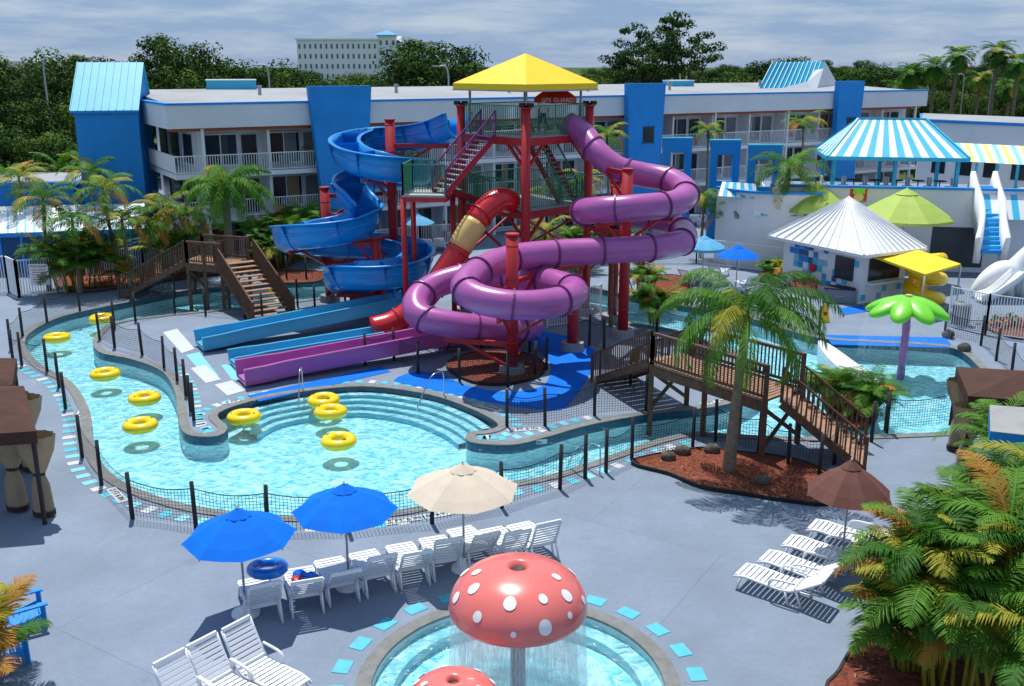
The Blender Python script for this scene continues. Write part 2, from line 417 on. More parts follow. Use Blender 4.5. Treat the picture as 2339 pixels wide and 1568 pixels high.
st.obj('pool_entry_steps')
st=MB().m('poolstep'); st.lathe((MC.x,MC.y,0),[(2.95,-.2),(2.55,-.2),(2.55,-.45)],60); st.obj('mushroom_pool_step')
mt=MB().m('matblue')
mt.prism([G(565,905),G(870,838),G(892,850),G(592,918)],0,.02)
mt.prism(cr([G(*p) for p in [(900,870),(950,850),(1010,858),(1060,880),(1150,896),(1235,885),(1258,850),(1250,820),(1205,778),(1218,757),(1290,768),(1362,805),(1350,850),(1295,928),(1250,937),(1150,925),(1050,905),(960,885)]],True,3),0,.02)
mt.prism([G(1885,766),G(2160,772),G(2178,796),G(1900,788)],0,.02)
mt.prism([G(1912,706),G(1968,698),G(1985,712),G(1930,720)],0,.02)
mt.m('tilewhite'); mt.prism([G(372,760),G(405,752),G(445,798),G(415,808)],0,.016); mt.prism([G(435,842),G(470,835),G(505,868),G(470,876)],0,.016); mt.prism([G(490,880),G(530,870),G(560,893),G(520,905)],0,.016)
mt.m('cyanlt'); mt.prism([G(425,812),G(455,805),G(500,860),G(478,872)],0,.010); mt.prism([G(505,835),G(540,830),G(560,868),G(530,868)],0,.010)
mt.obj('rubber_safety_mats')
def bed(name,uv,m='mulch',edge='black',n=4):
    l=cr([G(*p) for p in uv],True,n); b=MB().m(m); b.poly([l],.09); b.m(edge); o=offset(l,.06)
    b.skirt(o,0,.12)
    for i in range(len(l)):
        j=(i+1)%len(l); b.quad(V(l[i].x,l[i].y,.12),V(l[j].x,l[j].y,.12),V(o[j].x,o[j].y,.12),V(o[i].x,o[i].y,.12))
    b.skirt(l,.12,0)
    xs=[p.x for p in l]; ys=[p.y for p in l]; cx,cy=sum(xs)/len(xs),sum(ys)/len(ys)
    for i in range(260):
        p=R.choice(l); f=R.random()**.5*.95; q=V(cx+(p.x-cx)*f,cy+(p.y-cy)*f,.1); a=R.uniform(0,6.28); s=R.uniform(.02,.06)
        b.m(R.choice(['mulch','wooddark','woodtread'])); dx=V(math.cos(a),math.sin(a),R.uniform(-.2,.4))*s; dy=V(-math.sin(a),math.cos(a),.1)*s*.4; b.quad(q-dx-dy,q+dx-dy,q+dx+dy,q-dx+dy)
    return b.obj(name)
bed('mulch_bed',[(1445,1062),(1500,1044),(1600,1030),(1700,1040),(1800,1052),(1890,1085),(1915,1125),(1885,1155),(1790,1146),(1700,1132),(1600,1115),(1530,1086)])
bed('mulch_bed',[(1905,1600),(1920,1540),(1955,1480),(1990,1435),(2100,1380),(2400,1330),(2600,1400),(2600,1650),(2200,1700)])
bed('mulch_bed',[(1022,842),(1050,818),(1120,806),(1200,812),(1240,835),(1230,862),(1160,880),(1080,876)])
bed('mulch_bed',[(1480,640),(1540,632),(1580,650),(1560,690),(1500,690)])
bed('mulch_bed',[(590,640),(640,622),(740,625),(730,645),(650,650)])
bed('mulch_bed',[(2250,745),(2300,732),(2345,740),(2345,775),(2280,765)])
bed('mulch_bed',[(1730,640),(1760,618),(1800,625),(1780,652)])
bed('mulch_bed',[(130,650),(200,615),(420,605),(640,600),(640,615),(450,635),(280,660),(180,670)])
bed('mulch_bed',[(1880,900),(1920,880),(1985,905),(2000,960),(1950,985),(1895,950)])
for (u,v,s) in [(1525,1055,.26),(1560,1042,.28),(1626,1038,.27),(1741,1110,.25),(1190,838,.2),(2165,772,.3),(2202,803,.3),(1905,1098,.3)]:
    p=G(u,v); r=MB().m('rock',True); r.ell((p.x,p.y,.16),(s,s*.8,s*.75),None,10,7,.12); r.obj('boulder')

# ---------------- net fences
def netfence(name,uv,h=1.15,ph=1.4,closed=False,gpts=None):
    P=gpts if gpts else [G(*p) for p in uv]; mb=MB()
    mb.m('postblack',True)
    for p in P: 
        mb.cyl((p.x,p.y,0),(p.x+R.uniform(-.03,.03),p.y+R.uniform(-.03,.03),ph+R.uniform(-.05,.05)),.062,.058,8)
    mb.m('net')
    for i in range(len(P)-1):
        a,b_=P[i],P[i+1]; d=b_-a; L=d.length
        if L<.2: continue
        sag=.14
        top=lambda t:h-sag*math.sin(math.pi*t)
        n=max(2,int(L/.10)); dn=d/L; hw=dn*.0065
        for k in range(n):
            t=(k+.5)/n; p=a+d*t; zt=top(t)
            mb.quad(p-hw+V(0,0,.04),p+hw+V(0,0,.04),p+hw+V(0,0,zt),p-hw+V(0,0,zt))
        S=6
        for r_ in range(11):
            fr=(r_+1)/11
            for k in range(S):
                t0,t1=k/S,(k+1)/S; z0=.04+(top(t0)-.04)*fr; z1=.04+(top(t1)-.04)*fr
                e=.015 if r_==10 else .006
                p,q=a+d*t0,a+d*t1
                mb.quad(p+V(0,0,z0-e),q+V(0,0,z1-e),q+V(0,0,z1+e),p+V(0,0,z0+e))
    mb.obj(name)
for l_ in [[(448,672),(400,682),(300,697),(183,712),(108,738),(52,770),(25,800),(30,828),(50,836),(108,850),(135,885),(150,935),(188,1045),(232,1110),(303,1185),(448,1206),(612,1218),(797,1215),(987,1196),(1146,1160),(1279,1118),(1336,1093)],
 [(1384,1080),(1443,1052),(1582,1022),(1634,1008),(1732,1035),(1800,1065),(1870,1090),(1905,1062)],
 [(262,795),(325,812),(375,842),(405,872),(425,905),(436,940),(443,962)],
 [(310,735),(262,752),(228,778),(262,795)],
 [(310,735),(400,715),(470,720),(560,728),(600,735)],
 [(834,835),(900,825),(955,855),(1050,872),(1160,885),(1222,860),(1248,845),(1210,806),(1100,795),(1020,800)],
 [(1158,975),(1245,973),(1358,950),(1475,940),(1480,905),(1440,880),(1370,866)],
 [(1300,770),(1346,790),(1380,800)],[(2022,985),(2170,972),(2240,960)],[(2025,990),(1990,1010)],
 [(2157,770),(2240,790),(2275,825),(2310,860),(2345,900)],[(655,640),(700,640),(760,642)],[(680,700),(720,715),(790,712)],
 [(1570,700),(1700,722),(1800,750),(1870,765)],[(1500,760),(1600,785),(1690,822)]]: netfence('net_fence',l_)

# ---------------- rails / stairs
def rail(mb,P,h,gap,w,m,top=.06,posts=True,pw=.07,bot=.1):
    mb.m(m)
    for i in range(len(P)-1):
        a,b_=Vector(P[i]),Vector(P[i+1]); d=b_-a; L=V(d.x,d.y,0).length
        mb.beam(a+V(0,0,h),b_+V(0,0,h),top,top*.8); mb.beam(a+V(0,0,bot),b_+V(0,0,bot),top*.7,top*.7)
        n=max(1,int(L/gap))
        for k in range(1,n):
            p=a+d*(k/n); mb.stick(p+V(0,0,bot),p+V(0,0,h-.02),w)
        if posts:
            mb.stick(a,a+V(0,0,h+.05),pw); mb.stick(b_,b_+V(0,0,h+.05),pw)
def stairs(e,p0,p1,width,mt,ms,mr,h=1.0,gap=.14,w=.03,riser=.2,railboth=True):
    p0=Vector(p0);p1=Vector(p1);d=p1-p0; dh=V(d.x,d.y,0); L=dh.length; f=dh/L; s=V(f.y,-f.x,0); n=max(2,int(round(d.z/riser)))
    mb=e['treads'].m(mt); ang=math.atan2(f.y,f.x)
    for k in range(n):
        t=(k+.5)/n; z=p0.z+d.z*(k+1)/n-.03; c=p0+dh*t
        mb.box((c.x,c.y,z),(L/n*1.05,width,.05),ang)
    mb=e['stringers'].m(ms)
    for sd in(-1,1):
        o=s*(sd*(width/2+.03)); mb.beam(p0+o,p1+o-V(0,0,.05),.07,.26)
    for sd in(-1,1):
        o=s*(sd*(width/2+.05)); rail(e['railings'],[p0+o,p1+o],h,gap,w,mr,top=.07,pw=.09)
def picket(name,P,h=1.5,gap=.12):
    mb=MB(); rail(mb,P,h,gap,.03,'white',top=.05,pw=.08)
    for i in range(len(P)-1):
        a,b_=Vector(P[i]),Vector(P[i+1]); L=(b_-a).length; n=int(L/2.4)
        for k in range(1,n): mb.stick(a+(b_-a)*(k/n),a+(b_-a)*(k/n)+V(0,0,h+.06),.07)
    return mb.obj(name)
picket('white_picket_fence',[G(2165,745),G(2250,765),G(2420,790)],1.9)
picket('white_picket_fence',[G(1440,600),G(1590,602),G(1790,628)],1.6)
picket('white_picket_fence',[G(200,640),G(330,630),G(460,618),G(560,608)],1.7)
picket('white_picket_fence',[G(860,578),G(960,566),G(1060,560)],1.5)
picket('white_picket_fence',[G(1250,748),G(1310,742),G(1372,722)],1.6)
picket('white_picket_fence',[G(2230,480),G(2420,500)],1.2)
e=Ent('pool_gate'); gp=[G(-40,672),G(22,668),G(45,680),G(152,668)]
rail(e['frame'],gp,2.0,.13,.035,'white',top=.08,pw=.12)
a=G(90,676); e['sign_board'].m('white'); e['sign_board'].box((a.x+.2,a.y-.12,1.2),(1.0,.03,1.15),.1)
for i in range(6): e['sign_mark'].m('textred'); e['sign_mark'].box((a.x+.2,a.y-.14,1.45-i*.13),(.75-.1*(i%2),.01,.035),.1)
o=e.done(); text('POOL RULES',(a.x+.2,a.y-.15,1.64),.15,(math.pi/2,0,.1),'textred',o)

# ---------------- tower
C=V(.63,48,0); hd=3.05
cf,cl,cb,crr=C+V(0,-hd,0),C+V(-hd,0,0),C+V(0,hd,0),C+V(hd,0,0)
corn=[cf,crr,cb,cl]
UZ=8.9; MZ=5.6
e=Ent('water_slide_tower')
st=e['steel_columns']
for c_ in corn:
    st.m('redsteel',True); st.cyl(c_,c_+V(0,0,10.15),.21,.21,12); st.m('redsteel'); st.box(c_+V(0,0,10.17),(.5,.5,.05)); st.m('concrete'); st.box(c_+V(0,0,.15),(.8,.8,.3))
for z in (UZ-.22,MZ-.22,2.6):
    for i in range(4):
        st.m('redsteel'); st.beam(corn[i]+V(0,0,z),corn[(i+1)%4]+V(0,0,z),.16,.34)
for i in range(4):
    a,b_=corn[i],corn[(i+1)%4]
    for z in (UZ,MZ):
        st.beam(a+V(0,0,z-1.5),a+(b_-a)*.28+V(0,0,z-.3),.12,.12); st.beam(b_+V(0,0,z-1.5),b_+(a-b_)*.28+V(0,0,z-.3),.12,.12)
    st.beam(a+V(0,0,.5),b_+V(0,0,2.5),.1,.1)
    st.beam(b_+V(0,0,2.9),a+V(0,0,5.2),.1,.1)
dk=e['decks'].m('galv')
for z in (UZ,MZ): dk.prism([p*1+V(0,0,0) for p in corn],z-.1,z)
gr=e['guard_rails']
for z in (UZ,MZ):
    for i in range(4):
        rail(gr,[corn[i]+V(0,0,z),corn[(i+1)%4]+V(0,0,z)],1.35,.13,.03,'green',top=.06,pw=.08)
rf=e['canopy_roof']; k=1.12; ez=11.2
rc=[C+(p-C)*k for p in corn]; ap=C+V(0,0,12.55)
rf.m('yellow')
for i in range(4):
    a,b_=rc[i]+V(0,0,ez),rc[(i+1)%4]+V(0,0,ez); rf.add([a,b_,ap],[(0,1,2)]); rf.quad(a-V(0,0,.28),b_-V(0,0,.28),b_,a)
    rf.m('galv'); rf.beam(a-V(0,0,.3),b_-V(0,0,.3),.06,.06); rf.beam(a-V(0,0,.1),ap-V(0,0,.1),.06,.06); rf.m('yellow')
rp=e['canopy_posts'].m('galv',True)
for c_ in corn:
    q=C+(c_-C)*.86; rp.cyl(q+V(0,0,UZ),q+V(0,0,ez+.15),.06,.06,8)
stairs(e,(-3.3,45.0,6.4),(-1.1,46.4,UZ),1.15,'galv','redsteel','purpledk',1.1,.12,.03,.21)
L=[V(-4.9,44.4,0),V(-3.0,44.2,0),V(-2.8,46.6,0),V(-4.7,46.8,0)]
dk.m('galv'); dk.prism(L,6.3,6.4)
st.m('redsteel')
for i in range(4): st.beam(L[i]+V(0,0,6.2),L[(i+1)%4]+V(0,0,6.2),.14,.2)
for p in (L[0],L[3],L[2]): st.m('redsteel',True); st.cyl(p,p+V(0,0,6.2),.13,.13,10)
rail(gr,[L[2]+V(0,0,6.4),L[3]+V(0,0,6.4),L[0]+V(0,0,6.4),L[1]+V(0,0,6.4)],1.35,.12,.03,'green')
stairs(e,(-1.4,47.9,MZ),(-3.1,46.6,6.4),1.0,'galv','redsteel','green',1.1,.13,.03,.2)
stairs(e,(5.6,51.4,2.9),(2.2,49.8,MZ),1.1,'galv','redsteel','green',1.1,.13,.03,.2)
dk.m('galv'); dk.box((6.2,51.8,2.85),(1.6,1.8,.1)); rail(gr,[V(7,51,2.9),V(7,52.7,2.9),V(5.4,52.7,2.9)],1.2,.13,.03,'green')
stairs(e,(3.0,54.0,0),(5.6,52.6,2.9),1.1,'galv','redsteel','green',1.1,.13,.03,.2)
for p in (V(5.5,51,0),V(6.9,51.0,0),V(6.9,52.6,0)): st.m('redsteel',True); st.cyl(p,p+V(0,0,2.85),.1,.1,8)
stairs(e,(2.7,47.6,MZ),(.9,49.6,UZ),1.0,'galv','redsteel','green',1.1,.13,.03,.21)
for p in (cl,crr,cf):
    st.m('black'); st.box(p+V(.18,-.1,10.3),(.25,.2,.18),.4); st.box(p+V(-.18,-.1,10.3),(.25,.2,.18),-.4)
for (u,v,dd) in [(1170,537,38.0),(1434,388,43.7),(858,545,47.6),(741,430,50.8),(890,275,50.2),(1407,415,46.5),(1310,640,41.5)]:
    p=D(u,v,dd); st.m('redsteel',True); st.cyl((p.x,p.y,0),(p.x,p.y,p.z),.24,.24,14)
    for zz in range(1,int(p.z)): st.cyl((p.x,p.y,zz*1.3),(p.x,p.y,zz*1.3+.05),.255,.255,14) if zz*1.3<p.z-.2 else None
    st.m('redsteel'); st.cyl((p.x,p.y,p.z),(p.x,p.y,p.z+.06),.28,.28,14); st.m('concrete'); st.cyl((p.x,p.y,0),(p.x,p.y,.35),.55,.5,14)
tower=e.done()

# slides
purple=[(1296,282,47.6),(1335,310,47),(1365,350,46),(1410,385,45.5),(1470,400,45.5),(1530,412,45),(1567,440,43.5),(1540,465,42),(1450,475,41.2),(1370,480,41.5),(1330,485,43),(1352,488,45),(1420,492,46.3),(1500,503,46),(1555,525,44.5),(1560,552,42.5),(1500,565,41.3),(1400,572,41),(1280,578,40.6),(1170,590,39.5),(1095,620,38),(1062,655,36.5),(1095,683,35.5),(1180,698,35.2),(1270,690,36),(1312,668,37.5),(1270,648,39.2),(1180,632,40.8),(1090,628,41.5),(1000,650,41),(953,685,39.8),(958,722,38.8),(1020,740,38.6),(1100,750,39),(1185,752,40),(1212,747,41.5),(1160,750,42.3),(1080,760,41.8),(1000,771,41)]
bluep=[(1050,290,48.2),(1000,308,50),(930,318,51.5),(860,322,52.5),(805,335,51.5),(788,352,50),(815,372,48.5),(880,386,47.8),(940,393,48.5),(962,398,50),(930,405,51.5),(860,412,51.5),(808,425,50.5),(798,448,49.5),(820,475,48.8),(838,500,48.2),(810,522,47.5),(750,535,46.8),(690,541,46.8),(655,546,47.8),(672,553,49.5),(740,560,50.5),(830,566,50.5),(905,572,50),(950,588,49),(955,608,47.5),(925,626,46.3),(860,634,45.8),(795,634,46),(770,640,47.3),(795,650,48.5),(860,662,48.5),(925,676,47.2)]
redp=[(1168,462,45.5),(1140,457,45),(1108,480,44.5),(1075,525,44),(1045,575,43.7),(1010,630,43.3),(975,675,43),(935,715,42.8),(895,740,42.5),(852,752,42.2)]
def P3(l,n=5): return cr([D(*p) for p in l],False,n)
e=Ent('purple_tube_slide'); pp=P3(purple,6); e['tube'].m('purple',True); e['tube'].tube(pp,.56,20)
rs=resample(pp,2.05)
def ringat(mb,path,i,r,w):
    a=path[i]; T=(path[min(i+1,len(path)-1)]-path[max(i-1,0)]).normalized(); mb.tube([a-T*w,a+T*w],r,20)
fl=e['flanges'].m('purpledk')
for i in range(1,len(rs)-1): ringat(fl,rs,i,.63,.035)
def trough(e,a,b_,w,hh,mo,mi,flare=1.25):
    n=10; path=[a+(b_-a)*(i/n) for i in range(n+1)]
    def prof(i):
        q=w*(1 if i<n-1 else flare)
        return [(-q-.14,hh),(-q,hh),(-q+.08,-.02),(q-.08,-.02),(q,hh),(q+.14,hh),(q+.14,hh-.06),(q+.07,hh-.06),(q-.0,-.12),(-q+.0,-.12),(-q-.07,hh-.06),(-q-.14,hh-.06)]
    e['run_out'].m(mo); e['run_out'].sweep(path,prof)
    e['run_out_water'].m(mi); s=(b_-a).cross(V(0,0,1)).normalized()*(w-.1); z=V(0,0,.05); e['run_out_water'].quad(a-s+z,a+s+z,b_+s+z,b_-s+z)
trough(e,D(1012,772,41)-V(0,0,.1),G(550,866,.22),.52,.58,'purple','purplein')
e.done()
e=Ent('red_tube_slide'); pp=P3(redp,6); sb=e['tube']; n=len(pp)
sb.m('redslide',True); sb.tube(pp[:17],.55,20); sb.m('tan',True); sb.tube(pp[16:24],.57,20); sb.m('redslide',True); sb.tube(pp[23:],.55,20)
fl=e['flanges'].m('redsteel'); rs=resample(pp,2.0)
for i in range(1,len(rs)-1): ringat(fl,rs,i,.62,.035)
trough(e,D(868,766,42.0)-V(0,0,.1),G(530,828,.22),.48,.38,'slidecyan','slidebluein')
e.done()
e=Ent('blue_body_slide'); pp=P3(bluep,6)
outp=[(-.82,.62),(-.68,.62),(-.66,.2),(-.6,-.2),(-.42,-.48),(-.15,-.6),(.15,-.6),(.42,-.48),(.6,-.2),(.66,.2),(.68,.62),(.82,.62)]
inp=[(.8,.68),(.62,.68),(.59,.2),(.53,-.16),(.37,-.41),(.13,-.52),(-.13,-.52),(-.37,-.41),(-.53,-.16),(-.59,.2),(-.62,.68),(-.8,.68)]
e['channel'].m('slideblue',True); e['channel'].sweep(pp,outp+inp)
fl=e['flanges'].m('bluepylon'); rs=resample(pp,2.0)
for i in range(1,len(rs)-1):
    T=(rs[min(i+1,len(rs)-1)]-rs[i-1]).normalized(); fl.sweep([rs[i]-T*.03,rs[i]+T*.03],[(a*1.06,b_*1.06) for a,b_ in outp]+[(a*1.04,b_*1.04) for a,b_ in outp[::-1]])
for q in(-1,1):
    ln=[]
    for i,p in enumerate(pp):
        T=(pp[min(i+1,len(pp)-1)]-pp[max(i-1,0)]).normalized(); S=T.cross(V(0,0,1)).normalized(); ln.append(p+S*q*.66+V(0,0,.2))
    fl.m('slideblue',True); fl.tube(ln,.05,6)
trough(e,D(930,690,46.6)-V(0,0,.05),G(455,788,.22),.56,.5,'slidecyan','slidebluein')
e.done()
arm=MB().m('redsteel')
cols={'a':D(1170,537,38.0),'b':D(1434,388,43.7),'c':D(858,545,47.6),'d':D(741,430,50.8),'e':D(890,275,50.2)}
def arms(col,path,rad,off):
    seen=[]
    for p in resample(path,1.2):
        dv=V(p.x-col.x,p.y-col.y,0)
        if dv.length<rad and p.z-off<col.z and all((p-s).length>2.6 for s in seen) and p.z>1.2:
            seen.append(p); b_=p-V(0,0,off); arm.beam(V(col.x,col.y,b_.z-.05),b_,.14,.2); arm.beam(V(col.x,col.y,max(b_.z-1.3,.2)),b_-dv*.25,.1,.12)
arms(cols['a'],P3(purple),3.3,.68); arms(cols['b'],P3(purple),3.6,.68)
for k in 'cde': arms(cols[k],P3(bluep),3.6,.72)
arm.obj('slide_support_arms')

# ---------------- wooden bridges
def bridge(name,front,rear,z,s1,s2,w=1.8):
    e=Ent(name); a,b_=front; c,d_=rear
    P=[a,b_,d_,c]; L=[V(p.x,p.y,0) for p in P]
    e['platform'].m('woodtread'); e['platform'].prism(L,z-.08,z)
    n=int((b_-a).length/.16)
    e['platform'].m('wood')
    for A,B in((a,b_),(c,d_)): e['platform'].beam(V(A.x,A.y,z-.25),V(B.x,B.y,z-.25),.1,.32)
    for i in range(n):
        t=i/n; p=a.lerp(b_,t); q=c.lerp(d_,t); e['platform'].m('wooddark'); e['platform'].beam(V(p.x,p.y,z+.006),V(q.x,q.y,z+.006),.02,.012)
    for A,B in((a,b_),(c,d_)): 
        rail(e['railings'],[V(A.x,A.y,z),V(B.x,B.y,z)],1.1,.15,.045,'wood',top=.12,pw=.13)
        m_=(A+B)/2; rail(e['railings'],[V(A.x,A.y,z),V(m_.x,m_.y,z)],1.1,9,.045,'wood',top=.1,pw=.13)
    for p in P+[(a+b_)/2,(c+d_)/2]: e['posts'].m('wood'); e['posts'].stick(V(p.x,p.y,-.75),V(p.x,p.y,z),.16)
    for A,B in((a,c),(b_,d_)): e['posts'].beam(V(A.x,A.y,.3),V(B.x,B.y,z-.3),.08,.12); e['posts'].beam(V(A.x,A.y,z-.3),V(B.x,B.y,.3),.08,.12)
    w=(a-c).length*.93
    for bot,top in((s1,(a+c)/2),(s2,(b_+d_)/2)):
        if bot is not None: stairs(e,V(bot.x,bot.y,0),V(top.x,top.y,z),w,'woodtread','wood','wood',1.1,.15,.045,.17)
    e.done()
bridge('wooden_footbridge',[V(4.9,33,0),V(7.9,29.1,0)],[V(6.4,34.2,0),V(9.4,30.4,0)],1.95,V(4.0,37.4,0),V(11.1,28.9,0))
fa=D(428,600,50.4);fb=D(505,600,49.6)
fl_=[V(fa.x,fa.y,0),V(fb.x,fb.y,0)]; rr=[V(fa.x+.2,fa.y+2.1,0),V(fb.x+.9,fb.y+1.9,0)]
q1=G(300,672);q2=G(628,738)
bridge('wooden_footbridge',fl_,rr,2.15,q1,q2)

# ---------------- motel building
A0=V(-20.3,60,0); ux=V(.861,.509,0); uy=V(-.509,.861,0); BL=68.2; BD=13.4
def W(s,t,z=0): return A0+ux*s+uy*t+V(0,0,z)
e=Ent('motel_building')
def bb(part,m,s0,s1,t0,t1,z0,z1):
    e[part].m(m); e[part].ob(W(s0,t0,z0),ux*(s1-s0),uy*(t1-t0),V(0,0,z1-z0))
bb('walls','whitewall',1.7,BL,1.8,BD-.2,0,8.4)
for z in (2.8,5.6): bb('floor_slabs','white',-.0,BL,0,1.79,z-.28,z); bb('floor_slabs','white',0,1.69,1.8,BD,z-.28,z)
bb('soffit','woodbeam',.1,BL-.1,.12,1.78,8.15,8.35)
bb('fascia','whitewall',-.3,BL+.1,-.35,.1,8.36,9.72); bb('fascia','whitewall',-.3,.1,.1,BD,8.36,9.72)
bb('fascia','blue',-.36,BL+.15,-.41,.14,9.725,9.85); bb('fascia','blue',-.36,.12,.14,BD,9.725,9.85)
e['roof'].m('roofgrey'); e['roof'].add([W(.1,.1,9.7),W(BL,.1,9.7),W(BL,BD,10.35),W(.1,BD,10.35),W(.1,BD,8.4),W(BL,BD,8.4),W(.1,.1,8.36),W(BL,.1,8.36)],[(0,1,2,3),(4,5,2,3),(1,7,5,2),(0,6,4,3)])
bb('soffit','white',.0,BL,.11,1.79,8.36,8.40)
nb=int(BL/4.1)
for fz in (0,2.8,5.6):
    for i in range(nb):
        s=1.9+i*4.1
        if s+4>BL: break
        bb('partitions','white',s-.1,s+.08,.5,1.78,fz,fz+2.5)
        bb('windows','glassdark',s+.35,s+2.35,1.70,1.79,fz+.35,fz+2.2)
        bb('window_frames','white',s+1.3,s+1.37,1.66,1.69,fz+.35,fz+2.2); bb('window_frames','white',s+.25,s+2.45,1.66,1.69,fz+.25,fz+.35); bb('window_frames','white',s+.25,s+2.45,1.66,1.69,fz+2.2,fz+2.28)
        cw=R.uniform(.3,.9); bb('windows',R.choice(['roomdark','doorgrey','curtain']),s+1.4,s+1.4+cw,1.665,1.695,fz+.36,fz+2.19)
        bb('doors','doorgrey' if i%3 else 'glassdark',s+2.7,s+3.65,1.70,1.79,fz+.02,fz+2.15)
        if fz>0 and R.random()<.6:
            bb('balcony_chairs','doorgrey',s+.8,s+1.3,.7,1.15,fz+.35,fz+.42); bb('balcony_chairs','doorgrey',s+.8,s+1.3,1.1,1.15,fz+.43,fz+.85)
            for cx_ in(.82,1.24): bb('balcony_chairs','doorgrey',s+cx_,s+cx_+.04,.72,.76,fz,fz+.35)
    for i in range(3):
        t=2.6+i*3.6; bb('windows','glassdark',1.6,1.69,t,t+2,fz+.4,fz+2.2)
for fz in(2.8,5.6):
    rail(e['balcony_rails'],[W(.05,BD,fz),W(.05,.05,fz),W(BL,.05,fz)],1.1,.16,.035,'white',top=.07,pw=.08,posts=False)
for i in range(0,int(BL/4.1)+1,2):
    s=1.8+i*4.1; bb('columns','white',s-.09,s+.09,.05,.22,0,8.3)
mot=e.done()
def pylon(s,wt,wb,top,door):
    e=Ent('blue_pylon'); b=e['panel'].m('bluepylon'); t=-.95
    P=[W(s-wb/2,t,0),W(s+wb/2,t,0),W(s+wb/2*1.0,t,3),W(s+wt/2,t,top),W(s-wt/2,t,top),W(s-wb/2,t,3)]
    Q=[p+uy*.5 for p in P]
    b.add(P+Q,[(0,1,2,3,4,5),(11,10,9,8,7,6)]+[(i,(i+1)%6,(i+1)%6+6,i+6) for i in range(6)])
    b=e['opening']; b.m('glassdark'); c=W(s+.25,t-.02,door); b.ob(c-ux*.5-uy*.02,ux*1.05,uy*.04,V(0,0,1.15))
    b.m('bluedark'); b.ob(c-ux*.58-uy*.05-V(0,0,.08),ux*1.2,uy*.06,V(0,0,.07)); b.ob(c-ux*.58-uy*.05+V(0,0,1.16),ux*1.2,uy*.06,V(0,0,.07))
    b.m('bluedark'); b.ob(W(s-.5,t-.02,.2),ux*1.1,uy*.02,V(0,0,2.1)); e.done()
pylon(10.4,4.2,3.0,10.75,6.5); pylon(34.9,3.6,2.9,10.7,6.3); pylon(57.3,3.2,2.7,10.7,6.4)
def roofbox(u0,u1,v,dd,h,m):
    a=D(u0,v,dd);b_=D(u1,v,dd); mb=MB().m(m); mb.ob(V(a.x,a.y,a.z),V((b_-a).x,1.2,0),V(-.6,2.0,0),V(0,0,h)); mb.m('white'); mb.ob(V(a.x-.05,a.y-.05,a.z+h),V((b_-a).x+.1,1.2,0),V(-.6,2.1,0),V(0,0,.08)); mb.obj('rooftop_unit')
roofbox(473,577,211,74,.8,'cyan'); roofbox(1096,1168,208,82,.7,'cyan'); roofbox(1536,1590,207,92,.8,'cyan')
for s in range(8,62,9):
    q=W(s+R.uniform(-2,2),R.uniform(4,9),10.0); mb=MB().m('galv'); mb.cyl(q,q+V(0,0,.55),.12,.12,8); mb.cyl(q+V(0,0,.55),q+V(0,0,.68),.2,.16,8); mb.obj('roof_vent')
def striped(mb,p0,p1,q0,q1,n,ms,rib=None):
    p0,p1,q0,q1=map(Vector,(p0,p1,q0,q1))
    for i in range(n):
        t0,t1=i/n,(i+1)/n; mb.m(ms[i%len(ms)]); A,B,Cc,Dd=p0.lerp(p1,t0),p0.lerp(p1,t1),q0.lerp(q1,t1),q0.lerp(q1,t0)
        if (Cc-Dd).length<1e-4: mb.add([A,B,Cc],[(0,1,2)])
        else: mb.quad(A,B,Cc,Dd)
        if rib: mb.m(rib); mb.beam(A+V(0,0,.03),Dd+V(0,0,.03),.05,.07)
e=Ent('blue_stair_tower')
o=D(168,252,63); s0=V(o.x,o.y,0); wx=V(3.6,1.0,0); wy=V(-1.0,5.2,0); zt=o.z
e['walls'].m('bluepylon'); e['walls'].ob(s0,wx,wy,V(0,0,zt))
e['walls'].add([s0+V(0,0,zt),s0+wy+V(0,0,zt),s0+wy*.62+V(0,0,12.1),s0+wx+V(0,0,zt),s0+wx+wy+V(0,0,zt),s0+wx+wy*.62+V(0,0,12.1)],[(0,1,2),(3,4,5)])
rr_=e['roof']
striped(rr_,s0-wx*.04+V(0,-.2,zt-.05),s0+wx*1.04+V(0,-.2,zt-.05),s0-wx*.04+wy*.62+V(0,0,12.2),s0+wx*1.04+wy*.62+V(0,0,12.2),9,['cyan'],'cyanlt')
striped(rr_,s0-wx*.04+wy+V(0,0,zt-.05),s0+wx*1.04+wy+V(0,0,zt-.05),s0-wx*.04+wy*.62+V(0,0,12.2),s0+wx*1.04+wy*.62+V(0,0,12.2),9,['cyan'],'cyanlt')
rr_.m('blue'); rr_.beam(s0-wx*.04+V(0,-.2,zt-.12),s0+wx*1.04+V(0,-.2,zt-.12),.1,.16)
e.done()
e=Ent('rooftop_gable'); a=D(1728,214,92); b_=D(1862,213,95); q0=D(1765,143,95); q1=D(1885,141,99); rgt=D(1912,190,101)
striped(e['roof'],a,b_,q0,q1,12,['cyan'],'cyanlt')
e['gable_wall'].m('whitewall'); e['gable_wall'].add([b_,V(rgt.x,rgt.y,b_.z),V(rgt.x,rgt.y,rgt.z),q1],[(0,1,2,3)])
e['roof'].m('white'); e['roof'].add([q0,q1,V(rgt.x,rgt.y+3,rgt.z-1.8),V(q0.x+1,q0.y+6,rgt.z-1.8)],[(0,1,2,3)])
n_=(b_-a).cross(q0-a).normalized(); n_=n_ if n_.y<0 else -n_
l2=[a+(b_-a)*.3,a+(b_-a)*.45+(q0-a)*.2,a+(b_-a)*.75+(q0-a)*.35,a+(b_-a)*.85+(q1-b_)*.7,b_+(q1-b_)*.75,b_]
e['roof'].m('white'); e['roof'].add([p+n_*.1 for p in l2],[tuple(range(6))])
e.done()
e=Ent('covered_walkway')
a,b_,c_,d_=D(-120,538,57.5),D(330,522,58),D(330,465,61.5),D(-120,475,61.5)
